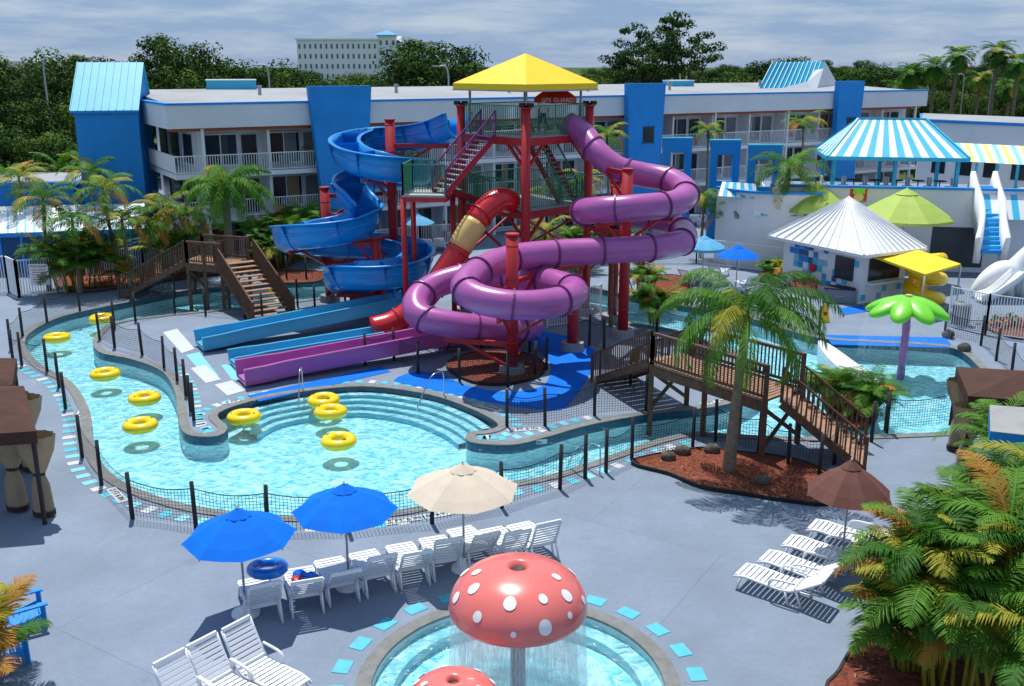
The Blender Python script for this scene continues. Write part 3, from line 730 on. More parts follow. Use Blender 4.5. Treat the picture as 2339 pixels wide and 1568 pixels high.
striped(e['roof'],a,b_,d_,c_,90,['whitewall','whitewall','whitewall','cyanlt'])
e['roof'].m('blue'); e['roof'].beam(a-V(0,0,.12),b_-V(0,0,.12),.12,.25)
e['wall'].m('bluedark'); e['wall'].ob(V(a.x,a.y+.9,0),V(b_.x-a.x,b_.y-a.y,0),V(0,.3,0),V(0,0,a.z-.25))
for i in range(9):
    p=a.lerp(b_,(i+.3)/9); e['posts'].m('blue'); e['posts'].stick(V(p.x,p.y+.1,0),V(p.x,p.y+.1,p.z-.2),.14)
e.done()
e=Ent('service_building'); a=D(-120,418,63); b_=D(165,414,63.5)
e['walls'].m('bluepylon'); e['walls'].ob(V(a.x,a.y,0),V(b_.x-a.x,.5,0),V(0,6,0),V(0,0,a.z-.25)); e['roof_edge'].m('blue'); e['roof_edge'].ob(V(a.x-.2,a.y-.2,a.z-.25),V(b_.x-a.x+.4,.5,0),V(0,6.4,0),V(0,0,.25)); e['roof_top'].m('roofgrey'); e['roof_top'].ob(V(a.x,a.y+.1,a.z+.002),V(b_.x-a.x,.5,0),V(0,5.8,0),V(0,0,.03)); e.done()
for (u0,u1,v,dd) in [(1516,1582,318,68),(1626,1693,323,66),(1713,1788,334,64)]:
    a=D(u0,v,dd);b_=D(u1,v,dd); w_=b_.x-a.x; e=Ent('blue_archway'); f=e['frame'].m('blue'); t=.45
    f.ob(V(a.x,dd,0),V(.45,0,0),V(0,t,0),V(0,0,a.z)); f.ob(V(b_.x-.45,dd,0),V(.45,0,0),V(0,t,0),V(0,0,a.z)); f.ob(V(a.x+.45,dd,a.z-.9),V(w_-.9,0,0),V(0,t,0),V(0,0,.9)); f.ob(V(a.x+.45,dd,0),V(w_-.9,0,0),V(0,t,0),V(0,0,a.z-2.6))
    f.m('cyan'); f.ob(V(a.x-.05,dd-.04,a.z),V(w_+.1,0,0),V(0,t+.08,0),V(0,0,.1)); e.done()

# ---------------- pool bar
e=Ent('poolside_bar'); c0=V(24.1,64,0); bx=V(.985,-.17,0); by=V(.17,.985,0)
def Bq(x,y,z): return c0+bx*x+by*y+V(0,0,z)
hx,hy,ez,rz=4.15,3.0,6.6,8.75
e1=[Bq(-hx,-hy,ez),Bq(hx,-hy,ez),Bq(hx,hy,ez),Bq(-hx,hy,ez)]; r0,r1=Bq(-hx+2.1,0,rz),Bq(hx-2.1,0,rz)
rf=e['roof']; striped(rf,e1[0],e1[1],r0,r1,18,['white','cyan']); striped(rf,e1[2],e1[3],r1,r0,18,['white','cyan']); striped(rf,e1[1],e1[2],r1,r1,10,['cyan','white']); striped(rf,e1[3],e1[0],r0,r0,10,['cyan','white'])
rf.m('cyan')
for i in range(4): rf.beam(e1[i]-V(0,0,.12),e1[(i+1)%4]-V(0,0,.12),.12,.22)
for a,b_ in((e1[0],r0),(e1[1],r1),(e1[2],r1),(e1[3],r0),(r0,r1)): rf.beam(a,b_,.14,.1)
for x in(-hx+.5,0,hx-.5):
    for y in(-hy+.5,hy-.5): e['posts'].m('cyan'); e['posts'].stick(Bq(x,y,4.2),Bq(x,y,ez-.1),.2)
pf=e['terrace'].m('whitewall'); pf.ob(Bq(-7.5,-5,0),bx*15.5,by*10,V(0,0,4.15)); pf.ob(Bq(-7.5,-5,4.15),bx*15.5,by*.25,V(0,0,.75)); pf.m('blue'); pf.ob(Bq(-7.6,-5.08,4.9),bx*15.7,by*.4,V(0,0,.14)); pf.m('deck'); pf.ob(Bq(-7.4,-4.7,4.152),bx*15.3,by*9.6,V(0,0,.03))
pf.m('roomdark'); pf.ob(Bq(-6,-5.03,.3),bx*4,by*.02,V(0,0,2.6)); pf.ob(Bq(2,-5.03,.3),bx*3,by*.02,V(0,0,2.4))
striped(e['awning'],Bq(4.2,-6.2,3.4),Bq(7.6,-6.2,3.4),Bq(4.2,-5.05,4.7),Bq(7.6,-5.05,4.7),9,['white','cyan'])
striped(e['awning'],Bq(-8.6,-6.3,3.3),Bq(-4.8,-6.3,3.3),Bq(-8.6,-5.05,4.6),Bq(-4.8,-5.05,4.6),9,['white','cyan'])
for i in range(6):
    x=-3.4+i*1.3; tb=e['tables']; tb.m('wooddark'); tb.cyl(Bq(x,-.9,4.18),Bq(x,-.9,4.95),.04,.04,6); tb.cyl(Bq(x,-.9,4.95),Bq(x,-.9,5.0),.4,.4,12)
    for q in(-.55,.55): tb.m('white'); tb.box(Bq(x+q,-1.0,4.65),(.38,.38,.05)); tb.box(Bq(x+q*1.3,-1.0,4.95),(.05,.38,.5)); tb.stick(Bq(x+q,-1,4.2),Bq(x+q,-1,4.65),.08)
bar=e.done()
sg=MB(); q=D(1958,446,58.4); sg.m('redbench'); sg.box((q.x,58.2,q.z),(1.0,.08,.8)); sg.m('limebright'); sg.box((q.x,58.14,q.z+.25),(.7,.05,.3),0); sg.m('tan'); sg.ell((q.x,58.12,q.z-.1),(.3,.05,.26)); sg.m('blue'); sg.box((q.x,58.13,q.z-.33),(.8,.03,.1)); sg.obj('bar_sign')
l=cr([D(1640,405,62),D(1700,412,60),D(1780,418,59),D(1880,420,59)],False,6); wl=MB().m('whitewall')
for i in range(len(l)-1):
    a,b_=l[i],l[i+1]; wl.m('whitewall'); wl.quad(V(a.x,a.y,0),V(b_.x,b_.y,0),V(b_.x,b_.y,4.6),V(a.x,a.y,4.6)); wl.m('blue'); wl.beam(V(a.x,a.y,4.66),V(b_.x,b_.y,4.66),.35,.14)
striped(wl,D(1640,448,60.8),D(1735,455,59.3),D(1650,415,61.6),D(1725,420,60),9,['white','cyan'])
wl.obj('terrace_wall')
e=Ent('low_white_building'); a=D(2105,283,82); b_=D(2480,312,72)
dv=V(b_.x-a.x,b_.y-a.y,0); e['walls'].m('whitewall'); e['walls'].ob(V(a.x,a.y,0),dv,V(4,10,0),V(0,0,7.6)); e['trim'].m('blue'); e['trim'].ob(V(a.x-.2,a.y-.2,7.6),dv+V(.4,0,0),V(4,10.2,0),V(0,0,.2)); e['roof'].m('roofgrey'); e['roof'].ob(V(a.x,a.y,7.805),dv,V(4,9.8,0),V(0,0,.03))
p,q=D(2188,368,72),D(2480,385,66); striped(e['awning'],p,q,p+V(.5,2.6,1.1),q+V(.5,2.6,1.1),26,['white','cyan','white','yellow'])
for i in range(7):
    r_=p.lerp(q,i/6)+V(0,.1,0); e['posts'].m('cyan'); e['posts'].stick(V(r_.x,r_.y,0),r_,.15)
for i in range(5):
    r_=V(a.x,a.y,0)+dv*(.1+.17*i)+V(-.02,-.05,3.6); e['windows'].m('glassdark'); e['windows'].ob(r_,dv*.09,V(0,.03,0),V(0,0,1.6))
e.done()
e=Ent('white_kiddie_slide')
for off in(0,50):
    pth=cr([D(2220+off,408,60),D(2228+off,440,58.6),D(2240+off,480,57),D(2242+off,520,55.6),D(2232+off*1.35,562,54.2)],False,6)
    e['side_walls'].m('white',True); e['side_walls'].sweep(pth,[(-.13,.5),(.13,.5),(.18,-1.2),(-.18,-1.2)])
for i in range(15):
    t=i/14; p=D(2250+18*t,418+145*t,59.3-4.6*t); e['steps'].m('cyan' if i%2 else 'blue'); e['steps'].box(p+V(0,0,-.3),(1.3,.34,.2))
e['base'].m('whitewall'); p=G(2265,560); e['base'].prism([V(p.x-1.1,p.y+.8,0),V(p.x+1.2,p.y+.8,0),V(p.x+1.2,p.y+4.5,0),V(p.x-1.1,p.y+4.5,0)],0,1.2)
e.done()
w=MB().m('cyan'); w.prism(cr([G(*p) for p in [(2180,560),(2240,552),(2330,575),(2310,592),(2230,585)]],True,3),0,.02); w.obj('splash_pad')
rk=MB()
for i in range(60):
    p=G(R.uniform(2312,2420),R.uniform(515,580)); s=R.uniform(.4,.9); rk.m('rockpale',False); rk.ell((p.x,p.y,R.uniform(.2,3.4)),(s,s,s*.7),None,9,7,.15)
rk.obj('rock_waterfall')

# ---------------- kiosk
e=Ent('snack_kiosk'); c=V(18.1,50.1,0); a_=V(-.475,.88,0); b2=V(.88,.475,0); LA,LB=5.7,3.3
e['walls'].m('white'); e['walls'].ob(c,b2*LB,a_*LA,V(0,0,2.75))
cen=c+a_*LA/2+b2*LB/2; ov=.65
ec=[c-a_*ov-b2*ov,c+b2*(LB+ov)-a_*ov,c+b2*(LB+ov)+a_*(LA+ov),c-b2*ov+a_*(LA+ov)]; ec=[p+V(0,0,2.75) for p in ec]; ap=cen+V(0,0,5.15)
for i in range(4): striped(e['roof'],ec[i],ec[(i+1)%4],ap,ap,11,['white'],'white')
e['roof'].m('white')
for i in range(4): e['roof'].beam(ec[i]-V(0,0,.08),ec[(i+1)%4]-V(0,0,.08),.1,.16); e['roof'].beam(ec[i],ap,.12,.1)
nl=-b2
for i in range(15):
    for j in range(7):
        if R.random()<.42:
            mm=R.choice(['cyan','cyanlt','blue','bluedark','cyan']); e['wall_tiles'].m(mm); e['wall_tiles'].ob(c+a_*(.2+i*.36)+nl*.025+V(0,0,.15+j*.35),a_*.33,-nl*.02,V(0,0,.32))
for i in range(8):
    if R.random()<.6: e['wall_tiles'].m(R.choice(['cyan','cyanlt'])); e['wall_tiles'].ob(c-a_*.025+b2*(.1+i*.38)+V(0,0,.15+.35*(i%3)),b2*.34,a_*.02,V(0,0,.32))
e['windows'].m('glassdark'); e['windows'].ob(c-a_*.03+b2*.5+V(0,0,1.15),b2*2.3,a_*.025,V(0,0,1.2)); e['windows'].ob(c+nl*.05+a_*.5+V(0,0,1.1),a_*1.3,nl*-.02,V(0,0,1.2))
e['counter'].m('white'); e['counter'].ob(c-a_*.4+b2*.35+V(0,0,1.02),b2*2.6,a_*.38,V(0,0,.08)); e['counter'].m('redbench'); e['counter'].ob(c+nl*.06+a_*3.2+V(0,0,1.1),a_*.4,nl*-.03,V(0,0,.45))
e.done()
e=Ent('yellow_shade_awning'); Q=[G(1982,580,2.55),G(2085,567,2.75),G(2195,603,2.45),G(2113,627,2.25)]
e['fabric'].m('yellow'); e['fabric'].add(Q+[q-V(0,0,.12) for q in Q],[(0,1,2,3),(7,6,5,4),(0,1,5,4),(1,2,6,5),(2,3,7,6),(3,0,4,7)])
for q in Q[1:]: e['posts'].m('galv',True); e['posts'].cyl(V(q.x,q.y,0),q-V(0,0,.1),.05,.05,8)
e.done()
e=Ent('yellow_spiral_slide'); p=G(2122,700); pts=[V(p.x+.75*math.cos(t*.6),p.y+.75*math.sin(t*.6)+.8,2.3-.1*t) for t in range(22)]
e['tube'].m('tubeyellow',True); e['tube'].tube(cr(pts,False,2),.36,14); e['column'].m('yellow',True); e['column'].cyl((p.x,p.y+.8,0),(p.x,p.y+.8,2.6),.12,.12,10); e.done()
def bench():
    e=Ent('red_bench'); o=c+a_*2.2+nl*.75
    for i in range(4): e['seat'].m('redbench'); e['seat'].ob(o+nl*(i*.13)+V(0,0,.43),a_*1.7,nl*.1,V(0,0,.04))
    for i in range(4): e['backrest'].m('redbench'); e['backrest'].ob(o-nl*.03+V(0,0,.55+i*.12),a_*1.7,nl*.03,V(0,0,.09))
    for s in(0,1.62): e['legs'].m('redbench'); e['legs'].ob(o+a_*s,a_*.07,nl*.07,V(0,0,1.0)); e['legs'].ob(o+a_*s+nl*.42,a_*.07,nl*.07,V(0,0,.65)); e['legs'].ob(o+a_*s+V(0,0,.65),a_*.07,nl*.5,V(0,0,.05))
    e.done()
bench()
m_=MB(); p=G(1915,690); m_.m('doorgrey'); m_.box((p.x,p.y,.38),(1.5,.8,.72),-.3); m_.m('black'); m_.box((p.x,p.y,.77),(1.6,.9,.06),-.3); m_.m('galv'); m_.box((p.x-.1,p.y-.42,.4),(.5,.03,.04),-.3); m_.obj('storage_bin')
m_=MB(); p=G(2192,742); m_.m('doorgrey',True); m_.lathe((p.x,p.y,0),[(.36,0),(.4,.05),(.4,.95),(.43,.97),(.43,1.02),(.25,1.12),(.18,1.12),(.18,1.0)],20)
m_.m('black')
for i in range(20):
    a=i*math.pi/10; m_.stick((p.x+.405*math.cos(a),p.y+.405*math.sin(a),.08),(p.x+.405*math.cos(a),p.y+.405*math.sin(a),.92),.03)
m_.obj('trash_can')
m_=MB(); p=G(1882,735); m_.m('yellow'); 
for s in(-1,1): m_.add([p+V(-.22,.2*s,0),p+V(.22,.2*s,0),p+V(.12,0,.85),p+V(-.12,0,.85)],[(0,1,2,3)])
m_.m('redbench'); m_.box(p+V(0,-.12,.42),(.18,.01,.18)); m_.obj('caution_floor_sign')
e=Ent('white_animal_play_slide'); p0=G(2290,680)
e['body'].m('white',True); e['body'].tube(cr([p0+V(-1.6,0,.2),p0+V(-1.0,0,.9),p0+V(-.2,.2,1.3),p0+V(.6,.3,1.4),p0+V(1.2,.3,2.2),p0+V(1.6,.2,2.9),p0+V(2.1,.1,2.8)],False,5),[.15+.5*math.sin(math.pi*min(1,(i+2)/30)) for i in range(31)],14)
e['chute'].m('white',True); e['chute'].sweep(cr([p0+V(.6,-.4,1.5),p0+V(-.2,-.9,1.0),p0+V(-1.1,-1.1,.4),p0+V(-1.9,-1.2,.2)],False,5),[(-.4,.3),(-.34,.3),(-.3,0),(.3,0),(.34,.3),(.4,.3),(.36,-.08),(-.36,-.08)])
for x in(.2,1.0):
    for y in(-.2,.6): e['legs'].m('white',True); e['legs'].cyl(p0+V(x,y,0),p0+V(x,y,1.2),.2,.24,10)
e['ladder'].m('white'); 
for i in range(5): e['ladder'].box(p0+V(1.4,-.5,.25*i+.2),(.5,.1,.06))
e.done()

# ---------------- green palm fountain
e=Ent('palm_tree_water_fountain'); p=G(2060,832,-.1); q=D(2074,694,p.y+.2)
cen=V(q.x,q.y,q.z)
trk=cr([V(p.x,p.y,-.75),p+V(0,0,.6),(p+cen)/2+V(.03,0,0),cen],False,4); e['trunk'].m('purple',True); e['trunk'].tube(trk,[.15+.02*(i%2) for i in range(len(trk))],12)
for i in range(8):
    a=i*math.pi/4+.2; M=Matrix.Rotation(a,3,'Z')@Matrix.Rotation(.42,3,'Y'); ctr=cen+V(math.cos(a)*.92,math.sin(a)*.92,-.12)
    e['leaves'].m('limebright',True); e['leaves'].ell(ctr,(.86,.46,.24),M,14,10)
e['crown'].m('limebright',True); e['crown'].ell(cen+V(0,0,.14),(.45,.45,.18)); e['crown'].m('tan'); e['crown'].cyl(cen+V(0,0,.2),cen+V(0,0,.38),.18,.14,12)
e['water_streams'].m('mist',True); e['water_streams'].lathe((cen.x,cen.y,0),[(1.55,cen.z-.45),(1.75,1.4),(1.85,-.1)],30)
e.done()

# ---------------- mushroom fountains
def mushroom(c,z0,Rr,hgt,name='mushroom_water_fountain',spots=True):
    e=Ent(name); prof=[]
    for i in range(15):
        t=i/14; a=t*math.pi/2; r=Rr*math.cos(a)**.82 if i<14 else 0; z=z0+hgt*math.sin(a)
        if r<Rr*.2: break
        prof.append((r,z))
    zt=prof[-1][1]; base=[(Rr*.3,z0-.02),(Rr*.9,z0-.12),(Rr*.98,z0-.1),(Rr*1.005,z0-.03)]
    prof2=base+prof+[(Rr*.2,zt+.03),(Rr*.15,zt+.02),(Rr*.12,zt-.08)]
    e['cap'].m('mushred',True); e['cap'].lathe((c.x,c.y,0),prof2,48); e['cap'].m('black',True); e['cap'].lathe((c.x,c.y,0),[(Rr*.12,zt-.08),(0.001,zt-.1)],24)
    e['stem'].m('doorgrey',True); e['stem'].cyl((c.x,c.y,-.45),(c.x,c.y,z0),.16,.14,16)
    def surf(a,el):
        r=Rr*math.cos(el)**.82; return V(c.x+r*math.cos(a),c.y+r*math.sin(a),z0+hgt*math.sin(el))
    def spot(a,el,s):
        vs=[]; da=s/(Rr*math.cos(el)**.82); de=s/(math.hypot(hgt*math.cos(el),Rr*.82*math.sin(el))+1e-3)
        n=(surf(a+.02,el)-surf(a,el)).cross(surf(a,el+.02)-surf(a,el)).normalized()
        for rr in (0.0,.5,1.0):
            for k in range(16):
                b=k*math.pi/8; vs.append(surf(a+da*rr*math.cos(b)*.88,max(.03,min(1.45,el+de*rr*math.sin(b))))+n*.014)
        fs=[(i*16+k,i*16+(k+1)%16,(i+1)*16+(k+1)%16,(i+1)*16+k) for i in range(2) for k in range(16)]
        e['spots'].m('textwhite',True); e['spots'].add(vs,fs)
    D2=math.radians
    for a,el,s in [(-68,17,.15),(-94,12,.06),(-127,24,.11),(-99,46,.14),(-62,48,.10),(-33,40,.13),(-18,60,.09),(-150,48,.13),(-163,26,.12),(-178,58,.10),(-42,20,.07),(-14,20,.09),(20,35,.13),(50,45,.12),(80,25,.13),(110,45,.12),(140,25,.14),(165,40,.12)]:
        spot(D2(a),D2(el),s*Rr/1.35)
    e['falling_water'].m('curtainwater',True); e['falling_water'].lathe((c.x,c.y,0),[(Rr*.98,z0-.1),(Rr*1.0,z0*.6),(Rr*1.04,-.1)],48)
    e['falling_water'].lathe((c.x,c.y,0),[(Rr*.8,z0-.1),(Rr*.86,z0*.6),(Rr*.9,-.1)],48)
    e['foam'].m('curtainwater',True); e['foam'].lathe((c.x,c.y,0),[(Rr*.75,-.06),(Rr*1.2,-.07),(Rr*1.4,-.09)],48)
    e.done()
mushroom(MC,1.78,1.36,.86)
mushroom(V(-1.03,15.0,0),1.15,.85,.5)

# ---------------- umbrellas
def umbrella(base,Rr,zr,za,m,name='patio_umbrella',n=8,rot=.2,val=.0,bz=0,m2=None):
    e=Ent(name); b=Vector(base); b.z=bz; C_=e['canopy']
    nn_=n*2
    ap=b+V(0,0,za)
    rings=[(.18,.0),(.5,.02),(.8,.02),(1.0,0)]
    vs=[ap]
    for f,bul in rings:
        for k in range(nn_):
            a=rot+2*math.pi*k/nn_; rr=Rr*f*(1 if k%2==0 else .91); z=za-(za-zr)*f**1.15+bul-(0 if k%2==0 else .03*f); vs.append(b+V(rr*math.cos(a),rr*math.sin(a),z))
    for k in range(nn_):
        C_.m(m2 if (m2 and (k//2)%2) else m)
        C_.add([vs[0],vs[1+k],vs[1+(k+1)%nn_]],[(0,1,2)])
        for r_ in range(3):
            i0=1+r_*nn_; i1=i0+nn_; C_.quad(vs[i0+k],vs[i1+k],vs[i1+(k+1)%nn_],vs[i0+(k+1)%nn_])
        if val: i0=1+3*nn_; A,B=vs[i0+k],vs[i0+(k+1)%nn_]; C_.quad(A,B,B-V(0,0,val),A-V(0,0,val))
    C_.m(m); 
    C_.lathe(b,[(.34*Rr*.7,za-(za-zr)*.17),(0.02,za+.07)],8)
    e['frame'].m('galv',True)
    for k in range(0,nn_,2):
        e['frame'].tube([ap-V(0,0,.08),vs[1+3*nn_+k]-V(0,0,.03)],.012,5); e['frame'].tube([b+V(0,0,zr-.15),(ap+vs[1+3*nn_+k])/2-V(0,0,.05)],.01,5)
    e['pole'].m('galv',True); e['pole'].cyl(b,b+V(0,0,za+.12),.028,.028,8); e['base'].m('white',True); e['base'].lathe(b,[(.32,0),(.32,.05),(.08,.12),(.05,.3),(.001,.3)],18)
    return e.done()
umbrella(G(562,1402),1.24,1.93,2.55,'fabricblue',rot=.3)
umbrella(G(797,1340),1.24,2.0,2.6,'fabricblue',rot=.1)
umbrella(G(1060,1300),1.38,2.12,2.75,'fabricbeige',rot=.25)
umbrella(G(1922,1290),1.05,1.95,2.75,'fabricbrown',rot=.1)
umbrella(G(955,578),1.15,2.0,2.6,'fabricltblue')
umbrella(G(1604,642),1.25,2.0,2.6,'fabricltblue',val=.15)
umbrella(G(1680,668),1.2,2.0,2.6,'fabricblue')
umbrella(V(22.2,55.6,0),2.7,3.75,5.3,'lime',name='market_umbrella',rot=.1,val=.15)
umbrella(V(18.4,60.0,0),2.3,3.7,5.2,'lime',name='market_umbrella',rot=.1,val=.15)
u_=umbrella(D(1268,300,48.6),1.05,1.62,2.22,'fabricred',name='lifeguard_umbrella',bz=UZ,val=.22)
up=D(1268,300,48.6); text('LIFE GUARD',(up.x+.05,up.y-1.06,UZ+1.53),.28,(math.pi/2-.1,0,.0),'textwhite',u_)

# ---------------- loungers
def lounger(head,dirv,back=52,name='lounge_chair',m='plastic'):
    f=V(dirv[0],dirv[1],0).normalized(); s=V(f.y,-f.x,0); o=Vector(head); mb=MB().m(m); w=.34
    def P(x,y,z): return o+s*x+f*y+V(0,0,z)
    ba=math.radians(back); bl=.86; y0=.5
    for q in(-1,1):
        mb.m(m,True); mb.tube(cr([P(q*w,y0-bl*math.cos(ba),.36+bl*math.sin(ba)),P(q*w,y0,.36),P(q*w,y0+.6,.34),P(q*w,y0+1.1,.37),P(q*w,y0+1.38,.3)],False,3),.034,6)
        mb.tube([P(q*w,y0+.12,.34),P(q*w*1.05,y0+.02,0)],.032,6); mb.tube([P(q*w,y0+1.2,.34),P(q*w*1.05,y0+1.28,0)],.032,6)
        mb.tube([P(q*w*1.02,y0-.3,0),P(q*w,y0-.1,.5)],.03,6); mb.tube([P(q*w*1.02,y0-.3,.02),P(q*w*1.02,y0+.02,.02)],.024,6)
        mb.tube(cr([P(q*w*1.1,y0+.5,.34),P(q*w*1.15,y0+.42,.56),P(q*w*1.12,y0-.12,.6)],False,4),.03,6)
    mb.m(m)
    for i in range(9):
        t=i/8*.95+.05; p0,p1=P(-w,y0-bl*t*math.cos(ba),.36+bl*t*math.sin(ba)),P(w,y0-bl*t*math.cos(ba),.36+bl*t*math.sin(ba)); 
        if i in(0,8): mb.beam(p0,p1,.05,.09)
        else:
            up=V(0,0,1)*math.sin(ba)-f*math.cos(ba); mb.ob(p0-up*.036,p1-p0,up*.072,f*.015)
    for i in range(11):
        y=y0+.06+i*.125; mb.ob(P(-w,y-.045,.36),P(w,y-.045,.36)-P(-w,y-.045,.36),f*.09,V(0,0,.018))
    return mb.obj(name)
rd=(G(1245,1300)-G(600,1435)).normalized(); away=V(-rd.y,rd.x,0)
for (u,v,b_) in [(612,1448,60),(706,1424,50),(792,1396,46),(878,1376,58),(955,1358,52),(1030,1340,62),(1112,1312,50),(1186,1314,58),(1258,1300,64)]:
    h=G(u,v); lounger(V(h.x,h.y,0)+V(0,.1,0),away+V(R.uniform(-.08,.08),0,0),b_)
for (u,v) in [(545,1530),(468,1570),(395,1612)]:
    h=G(u,v); lounger(h,V(.8,-.62,0),58)
for (u,v) in [(1862,1385),(1912,1350),(1962,1310),(2015,1270)]:
    h=G(u,v); lounger(h,V(-.78,.55,0)+V(R.uniform(-.05,.05),0,0),R.uniform(28,40))
for (u,v,a) in [(895,585,100),(918,582,100),(975,580,80),(1003,578,80),(1560,655,45),(1610,662,60),(1628,640,60),(1740,690,110),(1720,672,100),(1585,520,90),(1610,520,90),(1640,522,90),(1670,524,90),(1700,528,90),(1730,532,90)]:
    h=G(u,v); lounger(h,V(math.cos(math.radians(a)),math.sin(math.radians(a)),0),45)
p=G(612,1385); m_=MB().m('tubeblue',True); m_.torus((p.x,p.y+.2,.86),.36,.12,28,12,M=Matrix.Rotation(-.1,3,'X')); m_.obj('swim_ring')
p=G(690,1385); m_=MB(); 
for i in range(9): m_.m(R.choice(['blue','matblue','blue','limebright','redbench'])); m_.ell((p.x+R.uniform(-.25,.3),p.y+R.uniform(0,.6),.46+R.uniform(0,.1)),(.18,.13,.08),None,9,6,.25)
m_.obj('pile_of_towels')
for (u,v) in [(232,728),(130,772),(240,855),(330,910),(320,972),(557,953),(739,915),(755,941),(774,1008),(634,664)]:
    p=G(u,v,-.06); m_=MB().m('tubeyellow',True); m_.torus((p.x,p.y,-.06),.415,.19,36,16,.95,M=Matrix.Rotation(R.uniform(-.04,.04),3,'X')); 
    a=R.uniform(0,6); 
    m_.m('wooddark'); 
    for s in (0,2.6): m_.box((p.x+.42*math.cos(a+s),p.y+.42*math.sin(a+s),.128),(.12,.03,.012),a+s+1.57)
    m_.obj('inflatable_tube')
def hrail(u,v,dx,dy,h=1.0,n=1):
    p=G(u,v); m_=MB().m('steel',True); dv=V(dx,dy,0)
    for k in range(n):
        o=p+V(dv.y,-dv.x,0).normalized()*.5*k
        m_.tube(cr([o,o+V(0,0,h*.85),o+V(0,0,h)+dv*.15,o+dv*.5+V(0,0,h*.85),o+dv+V(0,0,-.2)],False,5),.024,8)
    m_.obj('pool_handrail')
hrail(692,893,.1,-1.3); hrail(1014,905,-.95,-1.1); hrail(1340,1092,-.6,.9,.9,2)

def mark(u,v,z,txt,rot,size=.17,w=1.15,m='textblack',flat=False):
    p=G(u,v,z); e=empty('depth_marker'); b=MB().m('tilewhite')
    if flat: b.box((p.x,p.y,.012),(w,.28,.02),rot); b.obj('plaque',e); text(txt,(p.x,p.y,.03),size,(0,0,rot),m,e)
    else:
        q=V(math.sin(rot),-math.cos(rot),0)*.04; b.box(V(p.x,p.y,z)+q,(w,.02,.15),rot); b.obj('plaque',e); text(txt,V(p.x,p.y,z)+q*1.5,size,(math.pi/2,0,rot),m,e)
mark(1215,1010,-.06,'2 FT 6 IN',.12,.16,1.0)
p1=G(905,1190);p2=G(985,1178)
mark(925,1190,0,'2 FT 6 IN',math.atan2(p2.y-p1.y,p2.x-p1.x),.24,1.1,flat=True); mark(998,1178,0,'0.76 M',.35,.22,.8,flat=True)
mark(268,1132,0,'2 FT 6 IN',-.9,.24,1.2,flat=True); mark(188,940,0,'2 FT 6 IN',-1.3,.24,1.2,flat=True)
mark(1198,982,0,'2 FT 6 IN',.15,.24,1.2,flat=True); mark(1110,930,0,'NO DIVING',-.6,.22,1.2,flat=True); mark(1545,1027,0,'NO DIVING',.25,.24,1.3,flat=True)
mark(545,918,0,'2 FT 6 IN',.35,.24,1.2,flat=True); mark(1632,920,0,'2 FT 6 IN',.4,.24,1.2,flat=True)

# ---------------- cabanas
def cabana(name,pts,z,poles,curt,rh=.45):
    e=Ent(name); cx=sum(p.x for p in pts)/4; cy=sum(p.y for p in pts)/4; ap=V(cx,cy,z+rh)
    for i in range(4):
        a,b_=pts[i]+V(0,0,z),pts[(i+1)%4]+V(0,0,z); e['roof'].m('cabanaroof'); e['roof'].add([a,b_,ap],[(0,1,2)]); e['roof'].quad(a-V(0,0,.35),b_-V(0,0,.35),b_,a)
    for p in pts: e['posts'].m('wooddark'); q=V(cx,cy,0)+(p-V(cx,cy,0))*.93; e['posts'].stick(q,q+V(0,0,z-.05),.09)
    for p in curt:
        vs=[];n=24;prof=[(.5,z-.35),(.42,z-.8),(.2,z-1.35),(.13,z-1.5),(.22,z-1.8),(.26,.08)]
        for r_,zz in prof:
            for k in range(n):
                a=2*math.pi*k/n; q=r_*(1+.14*(k%2)); vs.append(V(p.x+q*math.cos(a),p.y+q*math.sin(a)*.7,zz))
        fs=[(i*n+k,i*n+(k+1)%n,(i+1)*n+(k+1)%n,(i+1)*n+k) for i in range(len(prof)-1) for k in range(n)]
        e['curtains'].m('curtain',True); e['curtains'].add(vs,fs); e['curtains'].m('wooddark'); e['curtains'].lathe((p.x,p.y,0),[(.17,z-1.4),(.17,z-1.52)],12,1,.75); e['curtains'].lathe((p.x,p.y,0),[(.31,.2),(.31,.06)],16,1,.72)
    e.done()
zc=2.75
a=G(83,985,zc); b_=G(55,882,zc); 
pts=[V(a.x,a.y,0),V(b_.x,b_.y,0),V(b_.x-3.2,b_.y+.2,0),V(a.x-3.0,a.y-.6,0)]
p=G(97,1185); cabana('brown_cabana',pts,zc,None,[V(p.x,p.y,0)+V(0,.15,0),V(p.x-.9,p.y+.5,0),V(b_.x-.1,b_.y,0)])
a=G(28,880,zc); b_=G(10,835,zc); pts=[V(a.x,a.y,0),V(b_.x,b_.y+.8,0),V(b_.x-3.2,b_.y+.8,0),V(a.x-3.2,a.y,0)]; cabana('brown_cabana',pts,zc,None,[V(a.x-.2,a.y+.2,0)])
a=G(2212,905,zc); pts=[V(a.x,a.y,0),V(a.x+3.4,a.y-.9,0),V(a.x+4.2,a.y+2.1,0),V(a.x+.9,a.y+2.9,0)]; cabana('brown_cabana',pts,zc,None,[V(a.x+.25,a.y+.2,0),V(a.x+1.1,a.y+2.6,0)])
e=Ent('entry_canopy'); zc=3.3; a=G(2262,985,zc); b_=G(2300,925,zc); e['roof'].m('concrete'); P=[V(a.x,a.y,0),V(a.x+6,a.y-2.2,0),V(a.x+7,a.y+.4,0),V(a.x+.9,b_.y,0)]; e['roof'].prism(P,zc-.02,zc); e['fascia'].m('blue'); e['fascia'].skirt(P,zc-.32,zc-.021); e['fascia'].m('white'); e['fascia'].poly([P],zc-.32)
q=V(a.x+.7,a.y+.3,0); e['post'].m('white'); e['post'].stick(q,q+V(0,0,zc-.32),.16); q=V(a.x+4.5,a.y-1.1,0); e['post'].stick(q,q+V(0,0,zc-.32),.16); e.done()
